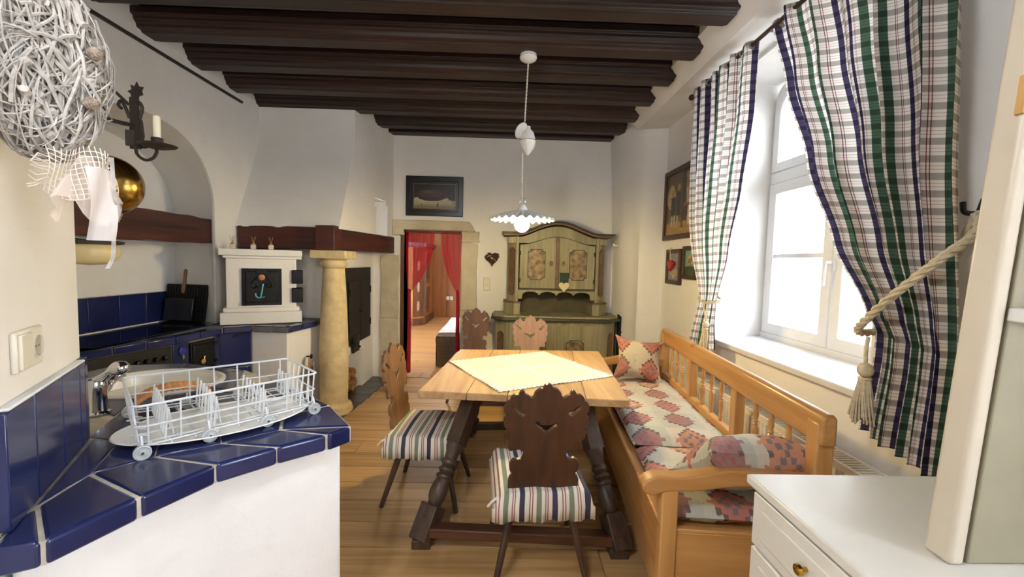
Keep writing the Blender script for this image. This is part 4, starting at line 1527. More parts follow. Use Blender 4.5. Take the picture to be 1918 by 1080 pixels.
# ------------------------------------------------------------------ things on the far wall
def picture(name, label, w_, h_, fw, fmat, pmat, M, mat_w=0.0, matm='frame_black'):
    o = thing(name, label, 'picture')
    o.matrix_world = M
    MB().prism([(-w_ / 2, -h_ / 2), (w_ / 2, -h_ / 2), (w_ / 2, h_ / 2), (-w_ / 2, h_ / 2)], 0, .03, XZ, [[(-w_ / 2 + fw, -h_ / 2 + fw), (w_ / 2 - fw, -h_ / 2 + fw), (w_ / 2 - fw, h_ / 2 - fw), (-w_ / 2 + fw, h_ / 2 - fw)]]).build('frame', fmat, o, bevel=.006)
    iw, ih = w_ / 2 - fw - mat_w, h_ / 2 - fw - mat_w
    if mat_w:
        MB().box(-w_ / 2 + fw - .002, w_ / 2 - fw + .002, -.010, 0, -h_ / 2 + fw - .002, h_ / 2 - fw + .002).build('mount', matm, o)
        MB().prism([(-iw - .005, -ih - .005), (iw + .005, -ih - .005), (iw + .005, ih + .005), (-iw - .005, ih + .005)], .010, .013, XZ, [[(-iw, -ih), (iw, -ih), (iw, ih), (-iw, ih)]]).build('gilt_line', 'gold_line', o)
    MB().grid(lambda u, v: (-iw + 2 * iw * u, -.0125, -ih + 2 * ih * v), 1, 1).build('painting', pmat, o)
    return o


picture('framed_painting', 'black framed still life of a dark loaf above the doorway', .73, .505, .065, 'frame_black', 'paint_bread', RotTo((-.895, 5.497, 2.36)), .035)
hw2 = thing('heart_wreath', 'small brown twig heart with pale ribbon on the far wall', 'wreath', (-.145, 5.495, 1.59))
hm = MB()
rr = random.Random(3)
for k in range(60):
    pts = []
    t0 = rr.random()
    for j in range(9):
        a = 2 * PI * (t0 + .35 * j / 8)
        x = .0060 * 16 * math.sin(a) ** 3
        z = .0062 * (13 * math.cos(a) - 5 * math.cos(2 * a) - 2 * math.cos(3 * a) - math.cos(4 * a))
        s_ = rr.uniform(.15, 1.02)
        pts.append((x * s_, -.012 - rr.uniform(0, .02), z * s_))
    hm.tube(pts, .006, 5)
hm.build('heart_twigs', 'heart_twig', hw2)
MB().bar((-.06, -.04, .05), (.05, -.04, -.03), .012, .004).bar((-.07, -.04, .01), (-.01, -.04, .04), .02, .004).build('ribbon', 'ribbon_pale', hw2)
MB().tube([(0, -.01, .05), (0, -.003, .12)], .0015, 5).build('hanger', 'ribbon_pale', hw2)
sw = thing('double_switch', 'cream double light switch on the far wall beside the doorway', 'switch', (-.205, 5.499, 1.25))
MB().box(-.045, .045, -.012, 0, -.085, .085).build('plate', 'plastic_cream', sw, bevel=.005)
for z_ in (-.04, .04):
    MB().box(-.036, .036, -.018, -.01, z_ - .034, z_ + .034).build('rocker', 'plastic_cream', sw, bevel=.003)


# red string curtains tied back in the doorway
def string_curtain(name, label, x0, x1, tx, sgn):
    o = thing(name, label, 'curtain', (0, 5.57, 0), group='red string curtains in the doorway')
    m = MB()

    def f(u, v):
        z = 1.905 - v * (1.905 - 1.12)
        k = v ** 2.2
        xa, xb = x0 + (tx - .02 - x0) * k, x1 + (tx + .02 - x1) * k
        return (xa + (xb - xa) * u, .012 * math.sin(u * 26) * (1 - .5 * v) - .01 * v, z)
    m.grid(f, 60, 24, us=1.0, vs_=1.0)
    m.build('upper_strings', 'string_red', o, smooth=True)
    MB().tube([(tx, -.01, 1.16), (tx, -.012, 1.12), (tx, -.01, 1.08)], [.02, .024, .02], 10).build('tie_band', 'red_cloth', o, smooth=True)
    MB().tube([(tx, -.01, 1.10), (tx + .004, -.01, .7), (tx - .002, -.01, .05 if sgn < 0 else .12)], [.022, .026, .03], 10).build('lower_strings', 'red_cloth', o, smooth=True)
    return o


string_curtain('string_curtain', 'left red string curtain tied back in the doorway', -1.272, -.90, -1.225, -1)
string_curtain('string_curtain', 'right red string curtain tied back in the doorway', -.82, -.55, -.585, 1)

# room beyond
wd = thing('painted_wardrobe', 'old painted wardrobe with blue panels standing in the room beyond', 'wardrobe', (-1.86, 9.85, 0))
outl = [(-1.0, 0), (-.22, 0), (0, .22), (0, 1.4), (-1.0, 1.4)]
MB().prism(outl, .14, 1.84).build('body', 'wardrobe_side', wd, bevel=.01)
MB().prism([(-1.04, -.03), (-.20, -.03), (.04, .21), (.04, 1.44), (-1.04, 1.44)], 0, .16).build('plinth', 'wardrobe_brown', wd, bevel=.01)
MB().prism([(-1.06, -.05), (-.19, -.05), (.06, .20), (.06, 1.46), (-1.06, 1.46)], 1.84, 1.95).build('cornice', 'wardrobe_blue', wd, bevel=.02)
MB().prism([(-.215, -.008), (.008, .215), (-.0, .225), (-.225, .0)], .2, 1.82).build('corner_panel', 'wardrobe_brown', wd)
for z0, z1 in ((.25, .9), (1.0, 1.75)):
    p_ = MB().box(-.002, .02, .35, .85, z0, z1).build('door_panel', 'wardrobe_blue', wd, bevel=.01)
    MB().box(.02, .024, .42, .78, z0 + .07, z1 - .07).build('inner_panel', 'wardrobe_brown', p_)
for z0 in (.35, .8, 1.3):
    MB().ell((-.115, .10, z0 + .1), (.04, .04, .13), 8).build('painted_motif', 'wardrobe_motif', wd, smooth=True)
MB().box(-.9, -.32, -.012, .0, .3, 1.75).build('side_board', 'wardrobe_side', wd, bevel=.008)
bd = thing('bed', 'bed with white sheet and brown cover hanging over its end', 'bed', (-.90, 6.0, 0))
MB().box(.04, 1.9, .06, 2.0, .18, .42).build('mattress', 'sheet_white', bd, bevel=.04, seg=4)
cv_ = MB()


def cover(u, v):
    x = -.03 + 1.95 * u
    if v < .5:
        z = .03 + (.46 - .03) * (v / .5)
        return (x + .015 * math.sin(v * 9) * (u < .02), .0 + .015 * math.sin(x * 12) * (1 - v) - .01, z)
    t_ = (v - .5) / .5
    return (x, -.01 + .34 * t_, .462)


cv_.grid(cover, 60, 16)


def cover2(u, v):
    return (-.035 - .01 * math.sin(u * 20) * (1 - v), .0 + 1.6 * u, .03 + .43 * v)


cv_.grid(cover2, 40, 8)
cv_.build('brown_cover', 'brown_cover', bd, smooth=True)
MB().grid(lambda u, v: (-.04 + 1.9 * u, .26 + 1.7 * v, .468 + .006 * math.sin(u * 12 + v * 9)), 20, 20).build('white_sheet', 'sheet_white', bd, smooth=True)
for k in range(14):
    MB().box(-.205, .205, -.02, 0, 0, 2.6).build('wall_board', 'room2_panel', bpy.data.objects['wall_back_room'], bevel=.006, loc=(-3.8 + .415 * k, 11.5, 0))
w2 = thing('wall_sockets', 'white double socket on the brown wall of the room beyond', 'socket', (-1.42, 11.478, .52))
for s in (-1, 1):
    MB().box(-.09 + .1 * (s > 0) - .005, .0 + .1 * (s > 0) - .015, -.02, 0, -.05, .05).build('socket', 'plastic_white', w2, bevel=.006)
lp2 = thing('added_room2_globe', 'unseen white globe lamp added to light the room beyond', 'lamp', (-.9, 8.3, 2.42))
MB().ell((0, 0, 0), (.12, .12, .10), 12).build('globe', 'porcelain', lp2, smooth=True)
MB().lathe([(.06, .08), (.06, .178)], 16).build('mount', 'plastic_white', lp2)
pl_ = bpy.data.lights.new('room2_fill', 'POINT')  # fill for the added globe, standing in for daylight on that floor
pl_.energy, pl_.shadow_soft_size, pl_.color = 75, .15, (1, .97, .93)
po = bpy.data.objects.new('room2_fill', pl_)
col.objects.link(po)
po.location = (-.9, 8.3, 2.18)

# ------------------------------------------------------------------ green painted hutch
hu = thing('painted_hutch', 'old green painted hutch cupboard with arched cornice and brown panels', 'cupboard', (.66, 5.47, 0), .0)


def chamf(hw, d, c, back=0.0):
    return [(-hw, back), (-hw, -d + c), (-hw + c, -d), (hw - c, -d), (hw, -d + c), (hw, back)]


MB().prism(chamf(.735, .45, .13), .06, .85).build('lower_body', 'hutch_green', hu, bevel=.004)
MB().prism(chamf(.76, .47, .13), 0, .07).build('plinth', 'hutch_dark', hu, bevel=.006)
MB().prism(chamf(.79, .51, .14), .85, .885).build('worktop_moulding', 'hutch_dark', hu, bevel=.012, seg=3)
MB().prism(chamf(.765, .485, .13), .885, .91).build('worktop', 'hutch_green', hu, bevel=.006)
UF = .34


def notch(x0, x1, z0, z1, c=.035):
    return [(x0 + c, z0), (x1 - c, z0), (x1 - c, z0 + c * .5), (x1, z0 + c), (x1, z1 - c), (x1 - c, z1 - c * .5), (x1 - c, z1), (x0 + c, z1), (x0 + c, z1 - c * .5), (x0, z1 - c), (x0, z0 + c), (x0 + c, z0 + c * .5)]


def hpanel(x0, x1, z0, z1, y, parent, mat='hutch_panel'):
    MB().prism(notch(x0 - .007, x1 + .007, z0 - .007, z1 + .007), 0, .003, Matrix.Translation((0, y, 0)) @ XZ).build('panel_outline', 'black_line', parent)
    MB().prism(notch(x0, x1, z0, z1), 0, .006, Matrix.Translation((0, y, 0)) @ XZ).build('painted_panel', mat, parent)


for s in (-1, 1):
    x0, x1 = (.012, .445) if s > 0 else (-.445, -.012)
    d_ = MB().prism([(x0, .12), (x1, .12), (x1, .80), (x0, .80)], 0, .012, Matrix.Translation((0, -.45, 0)) @ XZ).build('lower_door', 'hutch_green', hu, bevel=.004)
    cx_ = (x0 + x1) / 2
    hpanel(cx_ - .1, cx_ + .1, .25, .62, -.462, d_)
    # chamfer panels
    for (hw_c, dd_, c_h, z0, z1, nm) in ((.735, .45, .13, .2, .70, 'corner_panel'), (.60, UF, .10, 1.15, 1.72, 'corner_panel')):
        cxm, cym = s * (hw_c - c_h / 2), -dd_ + c_h / 2
        Mx = Matrix.Translation((cxm, cym, 0)) @ Matrix.Rotation(s * PI / 4, 4, 'Z') @ XZ
        wq = .045
        MB().prism(notch(-wq - .006, wq + .006, z0 - .006, z1 + .006, .025), 0, .003, Mx).build('panel_outline', 'black_line', hu)
        MB().prism(notch(-wq, wq, z0, z1, .025), 0, .006, Mx).build(nm, 'hutch_brown', hu)
# upper carcase: back, sides, shelf, frieze
MB().box(-.60, .60, -.03, -.01, .91, 1.86).build('back_panel', 'hutch_inside', hu)
for s in (-1, 1):
    MB().prism([(s * .60, -.01), (s * .60, -UF + .10), (s * .50, -UF), (s * .47, -UF), (s * .47, -.01)], 1.04, 1.86).build('side_post', 'hutch_green', hu, bevel=.004)
    MB().prism([(s * .635, -.01), (s * .635, -UF + .08), (s * .52, -UF - .03), (s * .44, -UF - .03), (s * .44, -.01)], .91, 1.05).build('foot_block', 'hutch_green', hu, bevel=.006)
    MB().prism([(s * .645, -.01), (s * .645, -UF + .08), (s * .525, -UF - .04), (s * .43, -UF - .04), (s * .43, -.01)], 1.05, 1.07).build('foot_moulding', 'hutch_brown', hu, bevel=.004)


def archz(x, top=2.0, side=1.86, hw=.62):
    a = abs(x) / hw
    if a > .78:
        return side
    t_ = a / .78
    return side + (top - side) * (.5 + .5 * math.cos(PI * t_)) ** .8


xs = [-.47 + .94 * i / 30 for i in range(31)]
va = [(-.47, 1.215)] + [(-.47, 1.10)]
for i in range(4):
    c0 = -.42 + .21 * i
    va += [(c0, 1.105 if i == 0 else 1.155)] + [(c0 + .105 - .1 * math.cos(PI * j / 8), (1.15 if True else 0) + .045 * math.sin(PI * j / 8)) for j in range(9)]
va += [(.42, 1.105), (.47, 1.10), (.47, 1.215)]
va2 = []
for p in va:
    if not va2 or math.dist(p, va2[-1]) > .004:
        va2.append(p)
MB().prism(va2, -.02, .0, Matrix.Translation((0, -UF, 0)) @ XZ).build('scalloped_valance', 'hutch_green', hu)
MB().box(-.47, .47, -UF, -.02, 1.21, 1.23).build('shelf', 'hutch_dark', hu)
fz = [(-.60, 1.78), (.60, 1.78)] + [(x, archz(x) - .01) for x in [.60 - 1.2 * i / 40 for i in range(41)]]
MB().prism(fz, -.30, .0, Matrix.Translation((0, -UF + .01, 0)) @ XZ).build('pediment', 'hutch_green', hu)
cpts = [(-.66, 1.865)] + [(-.64 + 1.28 * i / 48, archz(-.64 + 1.28 * i / 48) + .005) for i in range(49)] + [(.66, 1.865)]
for k, (off, tz, ty) in enumerate(((0, .026, .05), (.024, .02, .085))):
    m = MB()
    for i in range(len(cpts)):
        x, z = cpts[i]
        for (a, b) in ((-UF - ty, 0), (-UF - ty, tz), (-.02, tz), (-.02, 0)):
            m.v.append((x * (1 + .03 * k), a, z + b + off))
    for i in range(len(cpts) - 1):
        for j in range(4):
            a = i * 4 + j
            b = i * 4 + (j + 1) % 4
            m.f.append([a, a + 4, b + 4, b])
            m.uv.append(None)
    m.f += [[0, 1, 2, 3], [len(m.v) - 1, len(m.v) - 2, len(m.v) - 3, len(m.v) - 4]]
    m.uv += [None, None]
    m.build('cornice_moulding', 'hutch_brown' if k == 0 else 'hutch_dark', hu, smooth=True, ang=.6, bevel=.005, fix=True)
for s in (-1, 1):
    x0, x1 = (.012, .455) if s > 0 else (-.455, -.012)

    def topz(x):
        return 1.76 + .10 * (.5 + .5 * math.cos(PI * min(1, abs(x) / .455)))
    ol = [(x0, 1.235), (x1, 1.235)] + [(x1 + (x0 - x1) * i / 12, topz(x1 + (x0 - x1) * i / 12)) for i in range(13)]
    MB().prism([(a + (.006 if a > (x0 + x1) / 2 else -.006), b + .006) for a, b in ol], 0, .006, Matrix.Translation((0, -UF, 0)) @ XZ).build('door_gap', 'black_line', hu)
    d_ = MB().prism(ol, 0, .014, Matrix.Translation((0, -UF, 0)) @ XZ).build('upper_door', 'hutch_green', hu, bevel=.003)
    cx_ = (x0 + x1) / 2 + s * .02
    hpanel(cx_ - .1, cx_ + .1, 1.345, 1.705, -UF - .014, d_)
    MB().prism([(.035 * math.cos(PI / 4 * i) * .7, .035 * math.sin(PI / 4 * i)) for i in range(8)], 0, .006, Matrix.Translation((s * .075, -UF - .014, 1.54)) @ XZ).build('lock_plate', 'hutch_brown', d_)
    for z_ in (1.33, 1.66):
        MB().box(x1 - .012 if s > 0 else x0, x1 if s > 0 else x0 + .012, -UF - .02, -UF - .01, z_ - .025, z_ + .025).build('hinge', 'iron', d_)
MB().box(-.02, .02, -UF - .026, -UF - .004, 1.235, 1.855).build('centre_stile', 'hutch_brown', hu, bevel=.004)
orn = thing('door_sachet', 'dark green sachet with a cream heart hanging on the hutch door', 'ornament', (.745, 5.11, 1.50))
MB().tube([(-.01, 0, .04), (-.004, -.006, .0), (.0, -.008, -.06)], .002, 5).build('hanger', 'ornament_cream', orn)
MB().prism([(-.055, -.07), (.055, -.07), (.05, -.19), (-.045, -.19)], 0, .018, Matrix.Translation((0, -.004, 0)) @ XZ).build('green_cloth', 'ornament_green', orn, bevel=.006)
hp_ = [(.004 * 16 * math.sin(a) ** 3, -.235 + .0042 * (13 * math.cos(a) - 5 * math.cos(2 * a) - 2 * math.cos(3 * a) - math.cos(4 * a))) for a in [2 * PI * i / 28 for i in range(28)]]
MB().prism(hp_, 0, .02, Matrix.Translation((0, -.006, 0)) @ XZ).build('cream_heart', 'ornament_cream', orn, bevel=.006)
db = thing('dark_board', 'dark folded board leaning between the hutch and the pier', 'board', (1.49, 5.2, 0))
MB().prism([(-.035, 0), (.03, 0), (.032, .80), (.045, .84), (.0, .90), (-.035, .93)], -.06, .02, XZ).build('board', 'iron_matte', db, bevel=.006)
MB().box(-.03, .036, -.03, -.018, .70, .72).build('cross_band', 'iron', db)
wh_ = MB().tube([(0, 0, 0), (-.06, -.01, 0)], .01, 8).tube([(-.06, -.01, 0), (-.062, -.01, .025)], .01, 8).build('wall_hook', 'plastic_cream', smooth=True)
wh_.location = (1.42, 5.22, 1.78)
tag(wh_, 'small cream peg on the rounded pier', 'hook')

# ------------------------------------------------------------------ pendant lamp
PX, PY = .14, 3.30
pd = thing('pendant_lamp', 'rise and fall pendant lamp with fluted white porcelain shade and lit bulb', 'lamp', (PX, PY, 0))
MB().lathe([(.02, 3.06), (.04, 3.068), (.06, 3.08), (.066, 3.095), (.062, 3.10), (.062, 3.117)], 24, Matrix.Translation((.016, 0, 0))).build('ceiling_rose', 'porcelain', pd, smooth=True)


def twist(a, b, r, n, ph=0.0, off=.004):
    a, b = Vector(a), Vector(b)
    return [a.lerp(b, i / n) + Vector((off * math.cos(i * .9 + ph), off * math.sin(i * .9 + ph), 0)) for i in range(n + 1)]


cm = MB()
for ph in (0, PI):
    cm.tube(twist((.016, 0, 3.065), (.0, 0, 2.60), .003, 60, ph), .0032, 5)
    cm.tube(twist((-.012, 0, 2.60), (-.005, 0, 2.02), .003, 80, ph), .0032, 5)
cm.build('twisted_cord', 'cord_fabric', pd, smooth=True)
MB().lathe([(.0, -.014), (.045, -.014), (.05, -.006), (.043, 0), (.05, .006), (.045, .014), (.0, .014)], 20, Matrix.Translation((-.025, 0, 2.555)) @ Matrix.Rotation(.5, 4, 'Y') @ Matrix.Rotation(PI / 2, 4, 'X') @ Matrix.Diagonal((.8, 1.3, 1, 1))).build('pulley', 'porcelain', pd, smooth=True, fix=True)
MB().lathe([(.006, 2.37), (.03, 2.395), (.052, 2.43), (.062, 2.475), (.062, 2.482), (.058, 2.486), (.056, 2.50), (.044, 2.54), (.02, 2.565), (.018, 2.585), (.008, 2.59)], 28, Matrix.Translation((.028, 0, 0)), wave=lambda r, z, k: (r * (1 + (.03 * (1 if k % 4 < 2 else -1) if z < 2.47 else 0)), z)).build('counterweight', 'porcelain', pd, smooth=True)
MB().lathe([(.060, 2.474), (.0645, 2.478), (.060, 2.483)], 28, Matrix.Translation((.028, 0, 0))).build('weight_band', 'chrome', pd)
MB().tube(smooth_path([(-.012, 0, 1.99), (-.02, 0, 2.02), (.0, 0, 2.045), (.02, 0, 2.02), (.012, 0, 1.985)], 6), .003, 6).build('wire_loop', 'chrome', pd)
MB().lathe([(.034, 1.93), (.04, 1.945), (.038, 1.965), (.026, 1.985), (.014, 1.995), (.008, 1.996)], 24).build('lamp_holder', 'porcelain', pd, smooth=True)
NW = 192


def wav(r, z, k):
    amp = max(0, (r - .05) / .2)
    return r, z + .010 * amp * math.sin(2 * PI * k * 26 / NW)


MB().lathe([(.034, 1.948), (.06, 1.945), (.10, 1.932), (.15, 1.914), (.20, 1.896), (.235, 1.882), (.252, 1.876)], NW, cap=False, wave=wav).build('fluted_shade', 'porcelain', pd, smooth=True, ang=1.2, solid=.004)
MB().lathe([(.02, 1.905), (.022, 1.93)], 16).build('bulb_cap', 'chrome', pd)
MB().ell((0, 0, 1.842), (.058, .058, .062), 14).build('bulb', 'bulb_glow', pd, smooth=True)

# ------------------------------------------------------------------ table
TNL, TNR, TFR, TFL = Vector((-.49, 2.48, 0)), Vector((.75, 2.37, 0)), Vector((.88, 3.73, 0)), Vector((-.36, 3.69, 0))
tb = thing('trestle_table', 'pine plank table with dark turned splayed legs under the pendant lamp', 'table')
br = [0, .235, .43, .62, .80, 1.0]
for a, b in zip(br[:-1], br[1:]):
    q = [TNL.lerp(TNR, a + .0012), TNL.lerp(TNR, b - .0012), TFL.lerp(TFR, b - .0012), TFL.lerp(TFR, a + .0012)]
    c = sum(q, Vector()) / 4
    MB().prism([(p.x - c.x, p.y - c.y) for p in q], .725, .77).build('tabletop_board', 'table_pine', tb, bevel=.005, loc=(c.x, c.y, 0))
MB().box(-.18, .55, 2.66, 2.70, .62, .725).box(-.18, -.14, 2.66, 3.5, .62, .725).box(.51, .55, 2.66, 3.5, .62, .725).box(-.18, .55, 3.46, 3.5, .62, .725).build('apron', 'table_reddish', tb, bevel=.005)
dw = MB().box(-.12, .49, 2.635, 2.662, .635, .715).build('drawer_front', 'table_reddish', tb, bevel=.004)
legprof = [(.046, 0), (.046, .13), (.03, .135), (.034, .15), (.045, .17), (.049, .20), (.045, .24), (.036, .265), (.044, .275), (.044, .285), (.032, .295), (.044, .31), (.044, .32), (.03, .33), (.042, .345), (.042, .36), (.034, .37), (.038, .40), (.05, .43), (.05, .45), (.044, .47), (.046, .75)]
tops = [Vector((-.16, 2.62, .725)), Vector((.50, 2.58, .725)), Vector((.58, 3.48, .725)), Vector((-.12, 3.46, .725))]
feet = [Vector((-.40, 2.21, .06)), Vector((.655, 2.15, .06)), Vector((.80, 3.72, .06)), Vector((-.27, 3.66, .06))]
for t_, f_ in zip(tops, feet):
    d = t_ - f_
    q = d.to_track_quat('Z', 'Y').to_matrix().to_4x4()
    L = d.length
    Mx = Matrix.Translation(f_) @ q
    m = MB().lathe([(r * 1.05, z * L / .75) for r, z in legprof if .13 <= z <= .455], 20, Mx)
    m.box(-.045, .045, -.045, .045, .45 * L / .75, L + .01, Mx)
    m.build('turned_leg', 'table_dark', tb, smooth=True, ang=.5)
    MB().box(-.055, .055, -.05, .05, -.03, .14 * L / .75, Mx).build('leg_block', 'table_dark', tb, bevel=.006)
    MB().box(f_.x - .055, f_.x + .045, f_.y - .04, f_.y + .045, 0, .05).build('foot_block', 'table_dark', tb, bevel=.006)
for a, b in ((0, 1), (1, 2), (2, 3), (3, 0)):
    MB().bar(feet[a] + Vector((0, 0, .03)), feet[b] + Vector((0, 0, .03)), .075, .055).build('stretcher', 'table_reddish' if a == 0 else 'table_dark', tb, bevel=.008)

# lace tablecloth laid diagonally
CL, CT, CR, CB = Vector((-.415, 3.225, 0)), Vector((.386, 3.66, 0)), Vector((.80, 2.87, 0)), Vector((-.01, 2.455, 0))
tc_ = MB()
NC = 54


def cloth(u, v):
    p = CL.lerp(CT, u).lerp(CB.lerp(CR, u), v)
    c = (CL + CT + CR + CB) / 4
    e = max(abs(u - .5), abs(v - .5))
    # zigzag lace edge
    zig = 1.0
    if e > .499:
        s_ = (v if abs(u - .5) > abs(v - .5) else u) * NC
        zig = 1.0 if int(round(s_)) % 2 else .955
    p = c + (p - c) * zig
    return (p.x, p.y, .7745 + .0030 * math.sin(u * 11 + v * 3) * math.sin(v * 9) + .004 * math.exp(-((u - .5) / .02) ** 2) + .004 * math.exp(-((v - .5) / .02) ** 2))


tc_.grid(cloth, NC, NC)
tco = tc_.build('lace_tablecloth', 'lace_cloth', smooth=True, solid=.002)
tag(tco, 'cream tablecloth with zigzag lace border laid diagonally on the table', 'tablecloth')


# ------------------------------------------------------------------ carved chairs
def half_outline():
    k = .000895
    R_ = [(0, 32), (16, 36), (26, 52), (48, 56), (66, 72), (74, 92), (84, 100), (100, 88), (116, 82), (122, 66), (132, 62), (144, 70), (150, 84), (172, 84), (190, 96), (194, 112), (212, 122), (222, 142), (222, 162), (206, 182),
          (220, 196), (224, 218), (218, 240), (202, 250), (214, 268), (212, 290), (198, 306), (184, 312), (194, 326), (196, 344), (184, 358), (160, 352), (136, 350), (118, 362), (114, 382), (124, 398), (142, 400), (160, 396), (178, 408), (188, 430),
          (184, 456), (166, 478), (182, 488), (190, 506), (190, 590)]
    return [(x * k, (590 - y) * k) for x, y in R_]


HO = half_outline()
OUT = HO + [(-x, y) for x, y in HO[::-1] if abs(x) > 1e-6]
k_ = .000895
HEART = [(x * k_, (590 - y) * k_) for x, y in ((-58, 212), (-44, 214), (-34, 226), (0, 232), (34, 226), (44, 220), (60, 218), (58, 234), (40, 240), (24, 250), (0, 274), (-22, 250), (-44, 240), (-56, 228))]
EYE = [(x * k_, (590 - y) * k_) for x, y in ((-182, 136), (-164, 140), (-146, 152), (-132, 166), (-112, 168), (-112, 180), (-128, 186), (-144, 176), (-160, 160), (-178, 150))]
EYER = [(-x, y) for x, y in EYE]


def make_chair(label, mat, loc, rotz, sx=1.0, legm='leg_dark', crot=None):
    t = thing('carved_chair', label, 'chair', loc, rotz, 'carved wooden chairs around the table')
    MB().prism([(-.20, -.19), (-.14, -.215), (.14, -.215), (.20, -.19), (.215, .12), (.15, .20), (-.15, .20), (-.215, .12)], .415, .445).build('seat', mat, t, bevel=.006)
    for s in (-1, 1):
        for q in (-1, 1):
            m = MB().tube([(s * .12, q * .12, .43), (s * .225, q * (.23 if q > 0 else .245), .0)], [.023, .0145], 8)
            m.build('leg', legm, t, smooth=True, ang=.5)
    MB().box(-.15, .15, -.15, -.09, .395, .416).box(-.15, .15, .09, .15, .395, .416).build('seat_batten', legm, t, bevel=.004)
    Mx = Matrix.Translation((0, -.195, .43)) @ Matrix.Rotation(.13, 4, 'X') @ XZ @ Matrix.Diagonal((sx, 1.15, 1, 1))
    MB().prism(OUT, -.011, .011, Mx, [HEART, EYE, EYER]).build('backrest', mat, t, bevel=.003)
    # striped cover
    c = thing('seat_cover', 'striped cotton cover on the ' + label.replace('carved ', ''), 'cushion', loc, rotz if crot is None else crot, 'striped chair covers')
    m = MB()
    path = [(-.256, .335), (-.256, .40), (-.25, .462), (-.235, .474), (-.18, .478), (-.06, .482), (.06, .482), (.18, .476), (.222, .47), (.238, .455), (.24, .40), (.242, .345)]
    ds = [0]
    for i in range(1, len(path)):
        ds.append(ds[-1] + math.dist(path[i], path[i - 1]))
    rr_ = random.Random(len(label))
    ph = rr_.uniform(0, 6)
    nu = 44
    for j, (y_, z_) in enumerate(path):
        edge = min(j, len(path) - 1 - j)
        for i in range(nu + 1):
            u = i / nu * 2 - 1
            x = .238 * u
            drop = 0
            if abs(u) > .88:
                tt = (abs(u) - .88) / .12
                drop = .085 * tt
                x = math.copysign(.238 * .88 + .032 * tt ** .6, u)
            if edge < 2:
                drop = 0 if abs(u) < .96 else .0
                x = .245 * u
            wv = .0035 * math.sin(u * 17 + ph) + .002 * math.sin(u * 41)
            yy = y_ + (wv * (2 if edge == 0 else 1) if edge < 2 else 0)
            zz = z_ - drop + (.004 * math.sin(u * 7 + j + ph) if edge > 2 else 0) + (.004 * math.sin(u * 9 + ph) if edge == 0 else 0)
            m.v.append((x, yy, zz))
    for j in range(len(path) - 1):
        for i in range(nu):
            a = j * (nu + 1) + i
            m.f.append([a, a + 1, a + nu + 2, a + nu + 1])
            m.uv.append([(.48 * (i + p) / nu, ds[j + q]) for p, q in ((0, 0), (1, 0), (1, 1), (0, 1))])
    m.build('cover_cloth', 'stripes', c, smooth=True, ang=1.2, solid=.003)
    MB().tube(smooth_path([(-.20, -.235, .455), (-.24, -.255, .44), (-.265, -.25, .41)], 4), .006, 6).build('tie_ribbon', 'stripes', c)
    MB().box(-.19, .19, -.165, .18, .446, .47).build('foam_pad', 'sheet_white', c, bevel=.01)
    return t


make_chair('dark walnut carved chair with its back to the camera', 'chair_dark', (.205, 2.165, 0), .06)
make_chair('honey brown carved chair at the left side of the table', 'chair_walnut', (-.46, 2.76, 0), -PI / 2 - .10, crot=-.06)
make_chair('small brown carved chair standing by the doorway', 'chair_brown', (-.33, 4.72, 0), PI - .1, .82)
make_chair('pale pinkish carved chair behind the table before the hutch', 'chair_pink', (.30, 4.12, 0), PI, .92)
# ------------------------------------------------------------------ pine bench
bn = thing('pine_bench', 'long honey pine bench with spindle back under the window', 'bench', (.70, 1.70, 0), -.088)
BL, BD = 2.2, .66
MB().box(.0, .03, .0, BL, .10, .455).build('front_board', 'bench_pine', bn, bevel=.005)
MB().box(-.012, .045, .0, BL, .43, .462).build('front_rail', 'bench_pine', bn, bevel=.008)
MB().box(.03, BD - .04, .03, BL - .03, .40, .425).build('seat_board', 'bench_pine', bn)
for y0, y1 in ((.0, .03), (BL - .03, BL)):
    MB().box(.03, BD - .03, y0, y1, .10, .43).build('end_panel', 'bench_pine_x', bn, bevel=.004)
    MB().box(.03, BD - .03, y0, y1 + .0, .43, .445).build('end_ledge', 'bench_pine_x', bn, bevel=.004)
for y0 in (-.012, BL - .05):
    MB().box(-.012, .058, y0, y0 + .062, .0, .64).build('front_post', 'bench_pine_z', bn, bevel=.008)
    MB().box(BD - .07, BD, y0, y0 + .075, 0, .93).build('back_post', 'bench_pine_z', bn, bevel=.008)
    ap = smooth_path([(BD - .05, .695, 0), (.50, .70, 0), (.36, .712, 0), (.26, .715, 0), (.15, .69, 0), (.05, .672, 0), (-.03, .672, 0), (-.075, .655, 0), (-.095, .63, 0), (-.085, .60, 0), (-.05, .588, 0), (-.01, .603, 0), (.03, .612, 0), (.12, .618, 0), (.22, .635, 0), (.32, .648, 0), (.42, .638, 0), (.52, .63, 0), (BD - .05, .628, 0)], 4)
    MB().prism([(p.x, p.y) for p in ap], -.075, .0, Matrix.Translation((0, y0 - .004, 0)) @ XZ).build('armrest', 'bench_pine_x', bn, bevel=.008)
MB().prism([(BD - .065, .84), (BD - .005, .84), (BD - .005, .955), (BD - .02, .972), (BD - .05, .972), (BD - .065, .955)], -BL - .02, .03, XZ).build('top_rail', 'bench_pine', bn, bevel=.01)
MB().box(BD - .06, BD - .015, .02, BL - .02, .50, .575).build('lower_rail', 'bench_pine', bn, bevel=.006)
MB().box(BD - .055, BD - .02, .02, BL - .02, .12, .42).build('back_board', 'bench_pine', bn)
for yp in (.74, 1.47):
    MB().box(BD - .065, BD - .01, yp - .035, yp + .035, .57, .845).build('back_upright', 'bench_pine_z', bn, bevel=.005)
spn = [(.008, .57), (.009, .585), (.014, .60), (.009, .615), (.012, .64), (.018, .675), (.016, .70), (.010, .715), (.016, .722), (.010, .73), (.016, .738), (.010, .746), (.014, .77), (.012, .81), (.008, .845)]
sm_ = None
